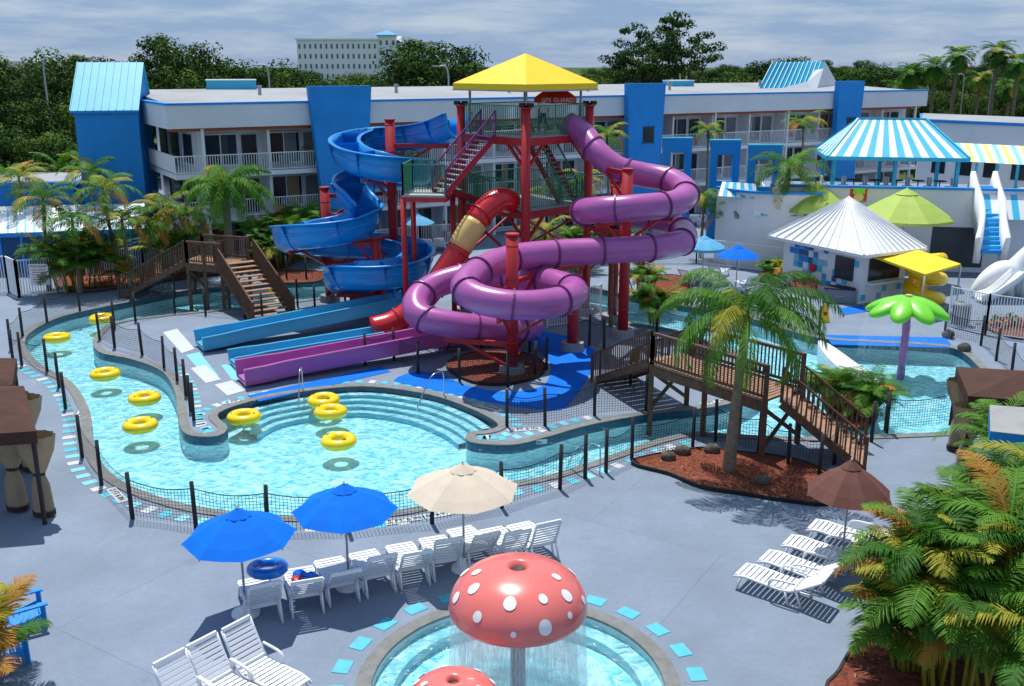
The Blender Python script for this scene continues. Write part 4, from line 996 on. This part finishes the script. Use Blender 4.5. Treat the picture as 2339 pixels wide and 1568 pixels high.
def adir(p,ang):
    mb=MB().m('blue'); Rm=Matrix.Rotation(ang,3,'Z')
    def P(x,y,z): return Vector(p)+Rm@V(x,y,0)+V(0,0,z)
    for q in(-.33,.33):
        mb.beam(P(q,.3,.3),P(q,-.55,.1),.04,.14); mb.beam(P(q,.35,0),P(q,.35,.58),.1,.04); mb.beam(P(q*1.1,.45,.6),P(q*1.1,-.4,.58),.13,.035); mb.beam(P(q,-.35,.1),P(q,-.4,.6),.05,.05)
    for i in range(6): mb.beam(P(-.33,.33-i*.12,.36-i*.025),P(.33,.33-i*.12,.36-i*.025),.1,.025)
    for i in range(6): x=-.26+i*.105; mb.beam(P(x,-.3,.2),P(x*1.15,-.62,1.02-abs(i-2.5)*.03),.085,.02)
    mb.obj('adirondack_chair')
adir(G(18,1510),-1.0); adir(G(60,1430),-1.0)
p=G(2305,748); m_=MB()
for i in range(240): 
    q=V(p.x+R.gauss(0,.55),p.y+R.gauss(0,.4),R.uniform(.1,.5)); m_.m(R.choice(['palmA','palmB','pinkflower'])); s=.09; v1=V(R.uniform(-1,1),R.uniform(-1,1),R.uniform(-.3,1))*s; v2=V(R.uniform(-1,1),R.uniform(-1,1),R.uniform(-.3,1))*s; m_.quad(q-v1-v2,q+v1-v2,q+v1+v2,q-v1+v2)
m_.obj('flower_bush')

# ---------------- palms
def frond(mb,base,az,el,L,droop,leaf,nl=22,wd=.05,mt='palmA',hang=.35):
    n=9; p=Vector(base); pts=[p.copy()]; dirs=[]; st=L/n
    for i in range(n):
        e_=el-droop*((i+.5)/n)**1.3; d=V(math.cos(az)*math.cos(e_),math.sin(az)*math.cos(e_),math.sin(e_)); p=p+d*st; pts.append(p.copy()); dirs.append(d)
    mb.m(mt); side=V(-math.sin(az),math.cos(az),0)
    for i in range(n):
        a,b_=pts[i],pts[i+1]; w=.022*(1-i/n)+.006; mb.quad(a-side*w,a+side*w,b_+side*w*.9,b_-side*w*.9)
    for k in range(nl):
        t=.14+.86*k/nl; f=t*n; i=min(int(f),n-1); q=pts[i].lerp(pts[i+1],f-i); d=dirs[i]
        ll=leaf*(max(.02,math.sin(math.pi*min(1,.12+t*.88)))**.6)*R.uniform(.85,1.1)
        for s in(-1,1):
            v=(side*s*.85+d*.6+V(0,0,1)*(.18-hang)+V(R.uniform(-.12,.12),R.uniform(-.12,.12),R.uniform(-.12,.12))).normalized(); m1=q+v*ll*.5; v2=(v+V(0,0,-hang-.15)).normalized(); tip=m1+v2*ll*.5
            wv=d*wd*.5
            mb.add([q-wv*.6,q+wv*.6,m1+wv,tip,m1-wv],[(0,1,2,4),(4,2,3)])
def palm(base,h,cr_,nf,leaf=.5,lean=(0,0),tr=.13,mts=('palmA','palmB'),droop=1.7,wd=.05,nl=22,name='palm_tree',old=.15,elr=(-.1,1.2),hang=.35,shaft=True):
    b=Vector(base); b.z=0; e=Ent(name); top=b+V(lean[0],lean[1],h)
    path=[b,b+V(lean[0]*.15,lean[1]*.15,h*.3),b+V(lean[0]*.55,lean[1]*.55,h*.7),top]; pp=cr(path,False,5)
    e['trunk'].m('trunk',True); e['trunk'].tube(pp,[tr*(1.45-.6*min(1,i/len(pp)*1.5)) *(1+.04*(i%2)) for i in range(len(pp))],10)
    if shaft: e['trunk'].m('palmB',True); e['trunk'].tube([top-V(0,0,.1),top+V(0,0,.45),top+V(0,0,.8)],[tr*.95,tr*.75,tr*.3],8)
    o=top+V(0,0,.5 if shaft else 0)
    for i in range(nf):
        az=i*2.399+R.uniform(-.2,.2); t=(i+.5)/nf; el=elr[1]+(elr[0]-elr[1])*t+R.uniform(-.1,.1)
        mt='palmD' if (t>.88 and R.random()<old*3) else ('palmC' if R.random()<old else R.choice(mts))
        frond(e['fronds'],o,az,el,cr_*R.uniform(.85,1.1),droop*R.uniform(.85,1.15),leaf,nl,wd,mt,hang)
    return e.done()
def areca(base,h,rad,nst,nf=7,leaf=.42,name='areca_palm',L=1.6,nl=24,old=.3,wd=.045,elr=(.45,1.4),dr=(1.0,1.8)):
    b=Vector(base); b.z=0; e=Ent(name)
    for s in range(nst):
        a=R.uniform(0,6.28); r=rad*math.sqrt(R.random())*.5; hh=h*R.uniform(.3,.8); p=b+V(r*math.cos(a),r*math.sin(a),0); q=p+V(math.cos(a)*r*.8,math.sin(a)*r*.8,hh)
        e['stems'].m('palmC',True); e['stems'].tube([p,(p+q)/2+V(0,0,.1),q],[.045,.04,.03],5)
        for i in range(nf):
            az=R.uniform(0,6.28); mt=R.choice(['palmA','palmA','palmB','palmB','palmA']) if R.random()>old else R.choice(['palmC','palmC','palmC','palmD']); frond(e['fronds'],q,az,R.uniform(*elr),L*R.uniform(.8,1.15),R.uniform(*dr),leaf,nl,wd,mt,.22)
    return e.done()
palm(G(1665,1080),4.4,3.2,22,.85,(.25,.1),.15,droop=2.2,wd=.042,nl=54,elr=(.0,1.3),hang=.8,old=.08,mts=('palmA','palmA','palmB'))
palm(D(1770,600,60),5.4,3.1,22,.75,(.4,0),.2,droop=1.9,wd=.07,nl=24)
palm(G(528,645),5.0,3.5,24,1.0,(.1,0),.24,droop=2.2,wd=.08,nl=32,hang=.8,mts=('palmA','palmA','palmB'),old=.1)
for u,v,h,cc in [(112,665,5.6,2.5),(185,672,4.6,2.3),(272,655,6.0,2.5),(300,660,4.4,2.1),(385,640,4.8,2.4),(350,648,4.0,2.0),(440,636,4.2,2.0),(712,560,6.8,2.8),(745,560,6.0,2.4),(560,560,6.5,2.2),(930,560,6.2,2.0),(60,600,5.8,2.3),(230,600,6.2,2.2)]:
    palm(G(u,v),h-1.1,cc,15,.65,(R.uniform(-.4,.4),0),.1,droop=1.8,wd=.075,nl=20,old=.25,mts=('palmA','palmB','palmA'))
for u,v,n,h in [(165,668,14,3.1),(190,660,9,2.8),(395,630,8,2.4),(600,605,8,2.4),(660,600,12,3.4),(700,592,12,3.4),(640,612,8,2.2),(250,660,6,2)]:
    areca(G(u,v),h,1.4,n,7,.55,L=1.9,nl=16,wd=.08,old=.2)
for u,v,h in [(1600,590,4.4),(1640,592,3.6),(1690,598,4.1),(1720,600,3.0),(1390,560,8.0),(1290,600,5),(1825,520,8.4),(1612,505,7.6),(2200,470,5.3),(2130,470,5.2),(1255,640,3.4),(1330,590,5.5),(1200,600,4.5)]:
    palm(G(u,v),h-1,2.0,14,.55,(R.uniform(-.3,.3),0),.09,droop=1.8,wd=.08,nl=16,old=.35)
areca(G(1500,745),1.6,.9,9,7,.4,L=1.3,nl=16,wd=.06,old=.15); areca(G(1470,690),1.8,.9,7,6,.4,L=1.3,nl=14,wd=.07)
palm(G(1395,745),3.6,1.7,13,.5,(0,0),.08,wd=.07,nl=16)
areca(G(1945,945),1.3,1.2,18,8,.4,L=1.3,nl=20,wd=.04,old=.05)
areca(G(1765,640),1.0,.8,8,6,.4,L=.9,nl=12,wd=.07)
areca(G(850,600),1.6,1,8,6,.4,L=1.2,nl=12,wd=.07);areca(G(1230,640),2.4,1,8,6,.4,L=1.4,nl=12,wd=.08);areca(G(1320,620),2.6,1.2,9,6,.4,L=1.5,nl=12,wd=.08)
for (u,v,h,r_,n,LL) in [(2135,1570,3.8,1.3,8,1.6),(2250,1500,4.5,1.6,10,1.8),(2370,1560,4.4,1.8,10,1.9),(2225,1400,4.0,1.3,8,1.7),(2350,1420,4.2,1.6,9,1.8),(2140,1460,3.2,1.0,6,1.45),(2190,1620,3.2,1.5,8,1.7),(2310,1640,3.2,1.4,8,1.7),(2080,1540,1.8,.8,5,1.3)]:
    areca(G(u,v),h,r_,n,7,.5,L=LL,nl=34,wd=.042,old=.26,elr=(.5,1.45),dr=(1.1,2.0))
areca(G(2330,1180),3.2,1.0,8,8,.5,L=1.7,nl=26,wd=.04,old=.15)
areca(G(-35,1560),1.4,.9,6,6,.45,L=1.1,nl=28,wd=.04,old=.7)
for u,v,dd in [(2085,150,120),(2142,138,118),(2187,112,114),(2282,102,112),(2332,128,110),(2050,190,135),(2240,170,140),(2310,185,130)]:
    q=D(u,v,dd); palm(V(q.x,q.y,0),q.z-.6,2.4,24,.9,(R.uniform(-.4,.4),0),.2,droop=1.5,wd=.16,nl=14,old=.1,elr=(-.8,1.2),name='fan_palm_tree',shaft=False,hang=.1)

# ---------------- broadleaf trees
def treemesh(name,h,rad,ncl,per,ls,trunkh=.35,squash=.75,mats=('leafA','leafB','leafC')):
    mb=MB(); mb.m('bark',True); mb.tube([V(0,0,0),V(.1,0,h*trunkh),V(0,.1,h*.65)],[.35,.26,.1],8)
    cls=[]
    for i in range(ncl):
        a=R.uniform(0,6.283); el=R.uniform(-.35,1.0); rr=R.random()**.45
        cz=h*(trunkh+(1-trunkh)*.48); vz=h*(1-trunkh)*.5
        x=rad*rr*math.cos(a)*math.sqrt(max(0,1-(el*.85)**2)); y=rad*rr*math.sin(a)*math.sqrt(max(0,1-(el*.85)**2)); z=cz+vz*el*rr**.5
        cls.append(V(x,y,z))
    for c_ in cls[:10]: mb.m('bark',True); mb.tube([V(0,0,h*trunkh*.9),c_*.5+V(0,0,h*trunkh*.5),c_],[.16,.1,.03],5)
    for c_ in cls:
        s=rad*R.uniform(.2,.36); mt=R.choice(mats)
        for k in range(per):
            d=V(R.gauss(0,1),R.gauss(0,1),R.gauss(0,1)).normalized()*s*R.random()**.35; d.z*=squash; q=c_+d
            nrm=(d.normalized()+V(0,-.1,.5)+V(R.uniform(-.8,.8),R.uniform(-.8,.8),R.uniform(-.5,.5))).normalized()
            u=nrm.cross(V(R.uniform(-1,1),R.uniform(-1,1),R.uniform(-1,1))).normalized(); w=nrm.cross(u)*ls*R.uniform(.4,.8); u=u*ls*R.uniform(.6,1.2)
            mb.m(mt if R.random()<.8 else R.choice(mats)); mb.quad(q-u,q-w*.6,q+u,q+w)
    o=mb.obj(name); me=o.data; bpy.data.objects.remove(o); return me
TM=[treemesh('crown_a',12,5.2,46,170,.20),treemesh('crown_b',11,4.6,40,170,.20,.3),treemesh('crown_c',13,5.8,52,170,.21,.32)]
PM=treemesh('pine_crown',17,3.9,30,110,.20,.42,.45,('leafA','leafB'))
BM=treemesh('bush_crown',4,3.2,30,110,.17,.08)
def put(me,x,y,s,par=None,name='oak_tree',sz=None):
    o=bpy.data.objects.new(name,me); bpy.context.scene.collection.objects.link(o); o.location=(x,y,0); o.rotation_euler=(0,0,R.uniform(0,6.28)); o.scale=(s*R.uniform(.9,1.15),s*R.uniform(.9,1.15),sz or s)
    if par: o.parent=par
def XU(u,d): return (u-CX)/F*.965*d
far=empty('distant_trees')
u=-160
while u<2500:
    for dd in (112,140,185):
        uu=u+R.uniform(-30,30); d_=dd+R.uniform(-8,8)
        if uu>1640 and dd<180: d_+=45
        hh=R.uniform(.70,.92) if uu<1640 else R.uniform(.66,.88)
        if uu>2000: hh*=.85
        put(R.choice(TM),XU(uu,d_),d_,hh,far,'tree')
    u+=68 if u<1640 else 56
for i in range(60):
    d_=R.uniform(300,520); put(R.choice(TM),XU(R.uniform(-200,1700),d_),d_,R.uniform(.75,1.0),far,'tree')
for i in range(70):
    d_=R.uniform(240,460); put(R.choice(TM),XU(1600+i*13.5,d_),d_,R.uniform(.75,1.02),far,'tree')
for (u,d_,s,k) in [(430,112,1.15,2),(400,108,1.0,0),(470,110,1.05,1),(60,105,1.12,0),(590,112,1.1,1),(1010,108,1.12,2),(960,110,1.05,0),(1060,112,1.02,1),(1230,112,.98,0),(660,110,.92,1),(760,112,.80,0),(860,112,.82,1),(240,112,1.0,2),(1740,150,1.0,1),(1780,150,1.0,2),(1900,140,.98,0)]:
    put(TM[k],XU(u,d_),d_,s)
for (u,d_,s) in [(1455,112,.95),(1500,114,1.0),(1565,116,1.03)]: put(PM,XU(u,d_),d_,s,None,'pine_tree')
for (u,d_,s) in [(20,82,.72),(90,84,.74),(-50,80,.7),(60,74,.6),(115,76,.62),(-20,76,.6),(-90,74,.7),(-150,78,.8)]: put(R.choice(TM),XU(u,d_),d_,s)
hedge=empty('shrub_row')
for i in range(46): 
    d_=R.uniform(98,110); put(BM,XU(-100+i*57,d_),d_,R.uniform(.8,1.3),hedge,'shrub')
for i in range(16): put(BM,XU(R.uniform(-160,120),70),R.uniform(70,74),R.uniform(.8,1.2),hedge,'shrub')
for u in (10,70,125): areca(V(XU(u,70.5),70.5,0),6.0,2,9,6,.6,L=2.4,nl=14,wd=.12,old=.1)

# ---------------- distant hotel
e=Ent('white_hotel_building'); dd=330
def hb(u0,u1,v,dp,part='walls',m='hotelwall'):
    a=D(u0,v,dd);b_=D(u1,v,dd); e[part].m(m); e[part].ob(V(a.x,dd,0),V(b_.x-a.x,0,0),V(0,dp,0),V(0,0,a.z)); return a,b_
a,b_=hb(677,862,92,15); c1,d1=hb(862,905,84,18); c2,d2=hb(905,985,100,14)
for (p,q,n,rows) in [(a,b_,15,6),(c2,d2,6,5),(c1,d1,3,6)]:
    for i in range(n):
        for j in range(rows):
            x=p.x+(q.x-p.x)*(i+.3)/n; z=p.z-2.6-j*3.1; e['windows'].m('hotelwin'); e['windows'].ob(V(x,dd-.06,z),V((q.x-p.x)/n*.36,0,0),V(0,.05,0),V(0,0,1.4))
    e['cornice'].m('hotelwall'); e['cornice'].ob(V(p.x-.3,dd-.4,p.z-.02),V(q.x-p.x+.6,0,0),V(0,15,0),V(0,0,.5))
rr0=D(853,80,dd);rr1=D(910,80,dd);rt=D(881,69,dd); z=rr0.z
Q=[V(rr0.x,dd-1,z),V(rr1.x,dd-1,z),V(rr1.x,dd+8,z),V(rr0.x,dd+8,z)]; ap=V(rt.x,dd+3.5,rt.z)
for i in range(4): e['tower_roof'].m('blue'); e['tower_roof'].add([Q[i],Q[(i+1)%4],ap],[(0,1,2)])
e['tower_roof'].m('white'); e['tower_roof'].ob(V(c1.x,dd-.5,c1.z),V(d1.x-c1.x,0,0),V(0,7,0),V(0,0,z-c1.z))
e.done()
for (u0,u1,v,d_) in [(100,220,132,230),(225,365,140,200),(-60,60,140,240)]:
    a=D(u0,v+22,d_);b_=D(u1,v+22,d_);t=D((u0+u1)/2,v,d_+5); mb=MB(); mb.m('whitewall'); mb.ob(V(a.x,d_,0),V(b_.x-a.x,0,0),V(0,12,0),V(0,0,a.z)); mb.m('asphalt'); mb.add([V(a.x-1,d_-1,a.z),V(b_.x+1,d_-1,a.z),V(b_.x-4,d_+6,t.z),V(a.x+4,d_+6,t.z),V(b_.x+1,d_+13,a.z),V(a.x-1,d_+13,a.z)],[(0,1,2,3),(3,2,4,5),(0,3,5),(1,4,2)]); mb.obj('house')
for (u,v,d_,s) in [(1003,152,100,1),(592,150,102,1),(118,132,98,-1),(2190,170,150,1),(2255,165,150,1)]:
    p=D(u,v,d_); m_=MB().m('galv',True); m_.tube(cr([V(p.x+s*.9,d_,0),V(p.x+s*.9,d_,p.z*.7),V(p.x+s*.8,d_,p.z-.3),V(p.x,d_,p.z)],False,5),.09,8); m_.box((p.x-s*.3,d_,p.z),(.8,.3,.12)); m_.obj('street_lamp')
for (u,v,d_) in [(2225,150,160),(2300,145,160),(2180,158,190),(1545,150,130)]:
    p=D(u,v,d_); m_=MB().m('bark'); m_.cyl((p.x,d_,0),(p.x,d_,p.z),.16,.11,8); m_.box((p.x,d_,p.z-.6),(2.2,.12,.12)); m_.obj('utility_pole')
ro=MB().m('asphalt'); ro.quad(V(45,112,.0),V(200,112,.0),V(260,160,.0),V(55,150,.0)); ro.obj('parking_lot')
def car(x,y,m,rot):
    mb=MB(); Rm=Matrix.Rotation(rot,3,'Z')
    pr=[(-2.2,.3),(-2.25,.8),(-1.5,.95),(-.9,1.45),(.7,1.45),(1.4,.95),(2.15,.85),(2.2,.3)]
    vs=[V(x,y,0)+Rm@V(a,s*(.9-(.18 if b_>1.2 else 0)),b_) for s in(-1,1) for a,b_ in pr]
    mb.m(m); mb.add(vs,[tuple(range(8)),tuple(range(15,7,-1))]+[(i,(i+1)%8,(i+1)%8+8,i+8) for i in range(8)])
    mb.m('glassdark')
    for s in(-1,1): mb.add([V(x,y,0)+Rm@V(a,s*bq,c_) for a,bq,c_ in [(-1.35,.91,.98),(1.25,.91,.98),(.65,.76,1.4),(-.85,.76,1.4)]],[(0,1,2,3)])
    mb.m('black')
    for a in(-1.35,1.35):
        for s in(-.85,.85): q=V(x,y,0)+Rm@V(a,s,.33); w=Rm@V(0,.12,0); mb.cyl(q-w,q+w,.33,.33,14)
    mb.obj('parked_car')
for i in range(7): car(64+i*5.5,124+(i%2)*7,R.choice(['carwhite','carred','black','galv','carwhite']),R.uniform(0,.3)+(1.5 if i%3 else 0))

# ---------------- people
def person(p,face,arms=0,shirt='shirt',shorts='shorts'):
    J=[(0,0,.95,.14),(0,0,1.15,.13),(0,.0,1.38,.15),(0,0,1.50,.06),(0,.01,1.60,.085),(0,.01,1.70,.09),
       (.18,0,1.40,.06),(.24,-.02,1.14,.045),(.22,-.16,.93,.034),(.215,-.2,.88,.03),
       (-.18,0,1.40,.06),(-.24,-.02,1.14,.045),(-.21,-.2,1.0,.034),(-.205,-.25,.97,.03),
       (.10,0,.88,.095),(.11,-.02,.50,.06),(.12,.02,.09,.042),(.12,-.13,.04,.035),
       (-.10,0,.88,.095),(-.12,-.01,.50,.06),(-.14,.03,.09,.042),(-.15,-.12,.04,.035)]
    E_=[(0,1),(1,2),(2,3),(3,4),(4,5),(2,6),(6,7),(7,8),(8,9),(2,10),(10,11),(11,12),(12,13),(0,14),(14,15),(15,16),(16,17),(0,18),(18,19),(19,20),(20,21)]
    me=bpy.data.meshes.new('body'); me.from_pydata([j[:3] for j in J],E_,[]); o=bpy.data.objects.new('body',me); bpy.context.scene.collection.objects.link(o)
    md=o.modifiers.new('s','SKIN'); sv=me.skin_vertices[0].data
    for i,j in enumerate(J): sv[i].radius=(j[3],j[3]*.85); sv[i].use_root=(i==0)
    o.modifiers.new('u','SUBSURF').levels=2
    dg=bpy.context.evaluated_depsgraph_get(); m2=bpy.data.meshes.new_from_object(o.evaluated_get(dg)); bpy.data.objects.remove(o)
    mats=['skin',shirt,shorts,'hair']; m2.materials.clear()
    for n in mats: m2.materials.append(MATS[n])
    for f in m2.polygons:
        c=f.center; f.use_smooth=True; k=0
        if c.z>1.71 or (c.z>1.6 and c.y>.04): k=3
        elif 1.0<c.z<1.46 and abs(c.x)<.19: k=1
        elif c.z>1.2 and c.z<1.46: k=1
        elif .52<c.z<=1.0 and abs(c.x)<.2: k=2
        f.material_index=k
    root=empty('person',p); root.rotation_euler=(0,0,face)
    b=bpy.data.objects.new('body',m2); bpy.context.scene.collection.objects.link(b); b.parent=root
    mb=MB()
    for sx,hy,hz in((1,-.22,.86),(-1,-.27,.96)):
        for k in range(4):
            x=sx*.21+(k-1.5)*.02; mb.m('skin',True); mb.tube([V(x,hy,hz),V(x,hy-.035,hz-.03),V(x,hy-.045+.008*k,hz-.07)],[.01,.009,.007],6)
        mb.tube([V(sx*.175,hy+.01,hz),V(sx*.165,hy-.03,hz-.02),V(sx*.17,hy-.05,hz-.045)],[.011,.01,.008],6)
    mb.m('skin',True); mb.ell((0,-.085,1.63),(.014,.02,.022)); 
    for s in(-1,1): mb.ell((s*.088,.0,1.64),(.012,.02,.03)); mb.m('black',True); mb.ell((s*.032,-.078,1.66),(.011,.008,.007)); mb.m('skin',True)
    mb.m('redbench',True); mb.ell((0,-.078,1.59),(.024,.008,.006))
    mb.obj('hands_and_face',root)
q=D(1240,305,46.4); person((q.x,46.4,UZ),.2)
q=G(1016,560); person((q.x,q.y,0),2.6,shirt='shirt',shorts='redbench')

# ---------------- world, sun, camera
sd=V(-.12,.38,1).normalized(); elv=math.asin(sd.z); az=math.atan2(sd.x,sd.y)
w=bpy.data.worlds.new('World'); bpy.context.scene.world=w; w.use_nodes=True; t=w.node_tree; Lk=t.links; bg=t.nodes['Background']
sk=nn(t,'ShaderNodeTexSky',sky_type='NISHITA'); sk.sun_disc=False; sk.sun_elevation=elv; sk.sun_rotation=az; sk.dust_density=.4; sk.air_density=1.0; sk.ozone_density=2.0
tc=nn(t,'ShaderNodeTexCoord'); mp=nn(t,'ShaderNodeMapping'); mp.inputs['Scale'].default_value=(2.0,2.0,13); Lk.new(tc.outputs['Generated'],mp.inputs[0])
n=nn(t,'ShaderNodeTexNoise'); n.inputs['Scale'].default_value=3.6; n.inputs['Detail'].default_value=9; n.inputs['Roughness'].default_value=.62; Lk.new(mp.outputs[0],n.inputs['Vector'])
cr_=nn(t,'ShaderNodeValToRGB'); el_=cr_.color_ramp.elements; el_[0].position=.42; el_[0].color=(.235,.365,.60,1); el_[1].position=.66; el_[1].color=(.46,.56,.70,1); Lk.new(n.outputs['Fac'],cr_.inputs[0])
sc_=nn(t,'ShaderNodeVectorMath',operation='SCALE'); sc_.inputs['Scale'].default_value=9.2; Lk.new(cr_.outputs[0],sc_.inputs[0])
mx=nn(t,'ShaderNodeMix',data_type='RGBA'); mx.inputs[0].default_value=.88; Lk.new(sk.outputs[0],mx.inputs[6]); Lk.new(sc_.outputs[0],mx.inputs[7])
Lk.new(mx.outputs[2],bg.inputs[0]); bg.inputs[1].default_value=.11
sl=bpy.data.lights.new('sun','SUN'); sl.energy=4.9; sl.angle=math.radians(.5); sl.color=(1,.965,.91); so=bpy.data.objects.new('sun',sl); bpy.context.scene.collection.objects.link(so)
so.rotation_euler=(-sd).to_track_quat('-Z','Y').to_euler()
cd=bpy.data.cameras.new('camera'); co=bpy.data.objects.new('camera',cd); bpy.context.scene.collection.objects.link(co)
co.location=(0,0,H); co.rotation_euler=(math.pi/2-TH,0,0); cd.sensor_fit='HORIZONTAL'; cd.sensor_width=36; cd.lens=F/2339*36; cd.clip_end=8000
bpy.context.scene.camera=co
sc=bpy.context.scene; sc.view_settings.view_transform='Standard'; sc.view_settings.look='None'; sc.view_settings.exposure=0
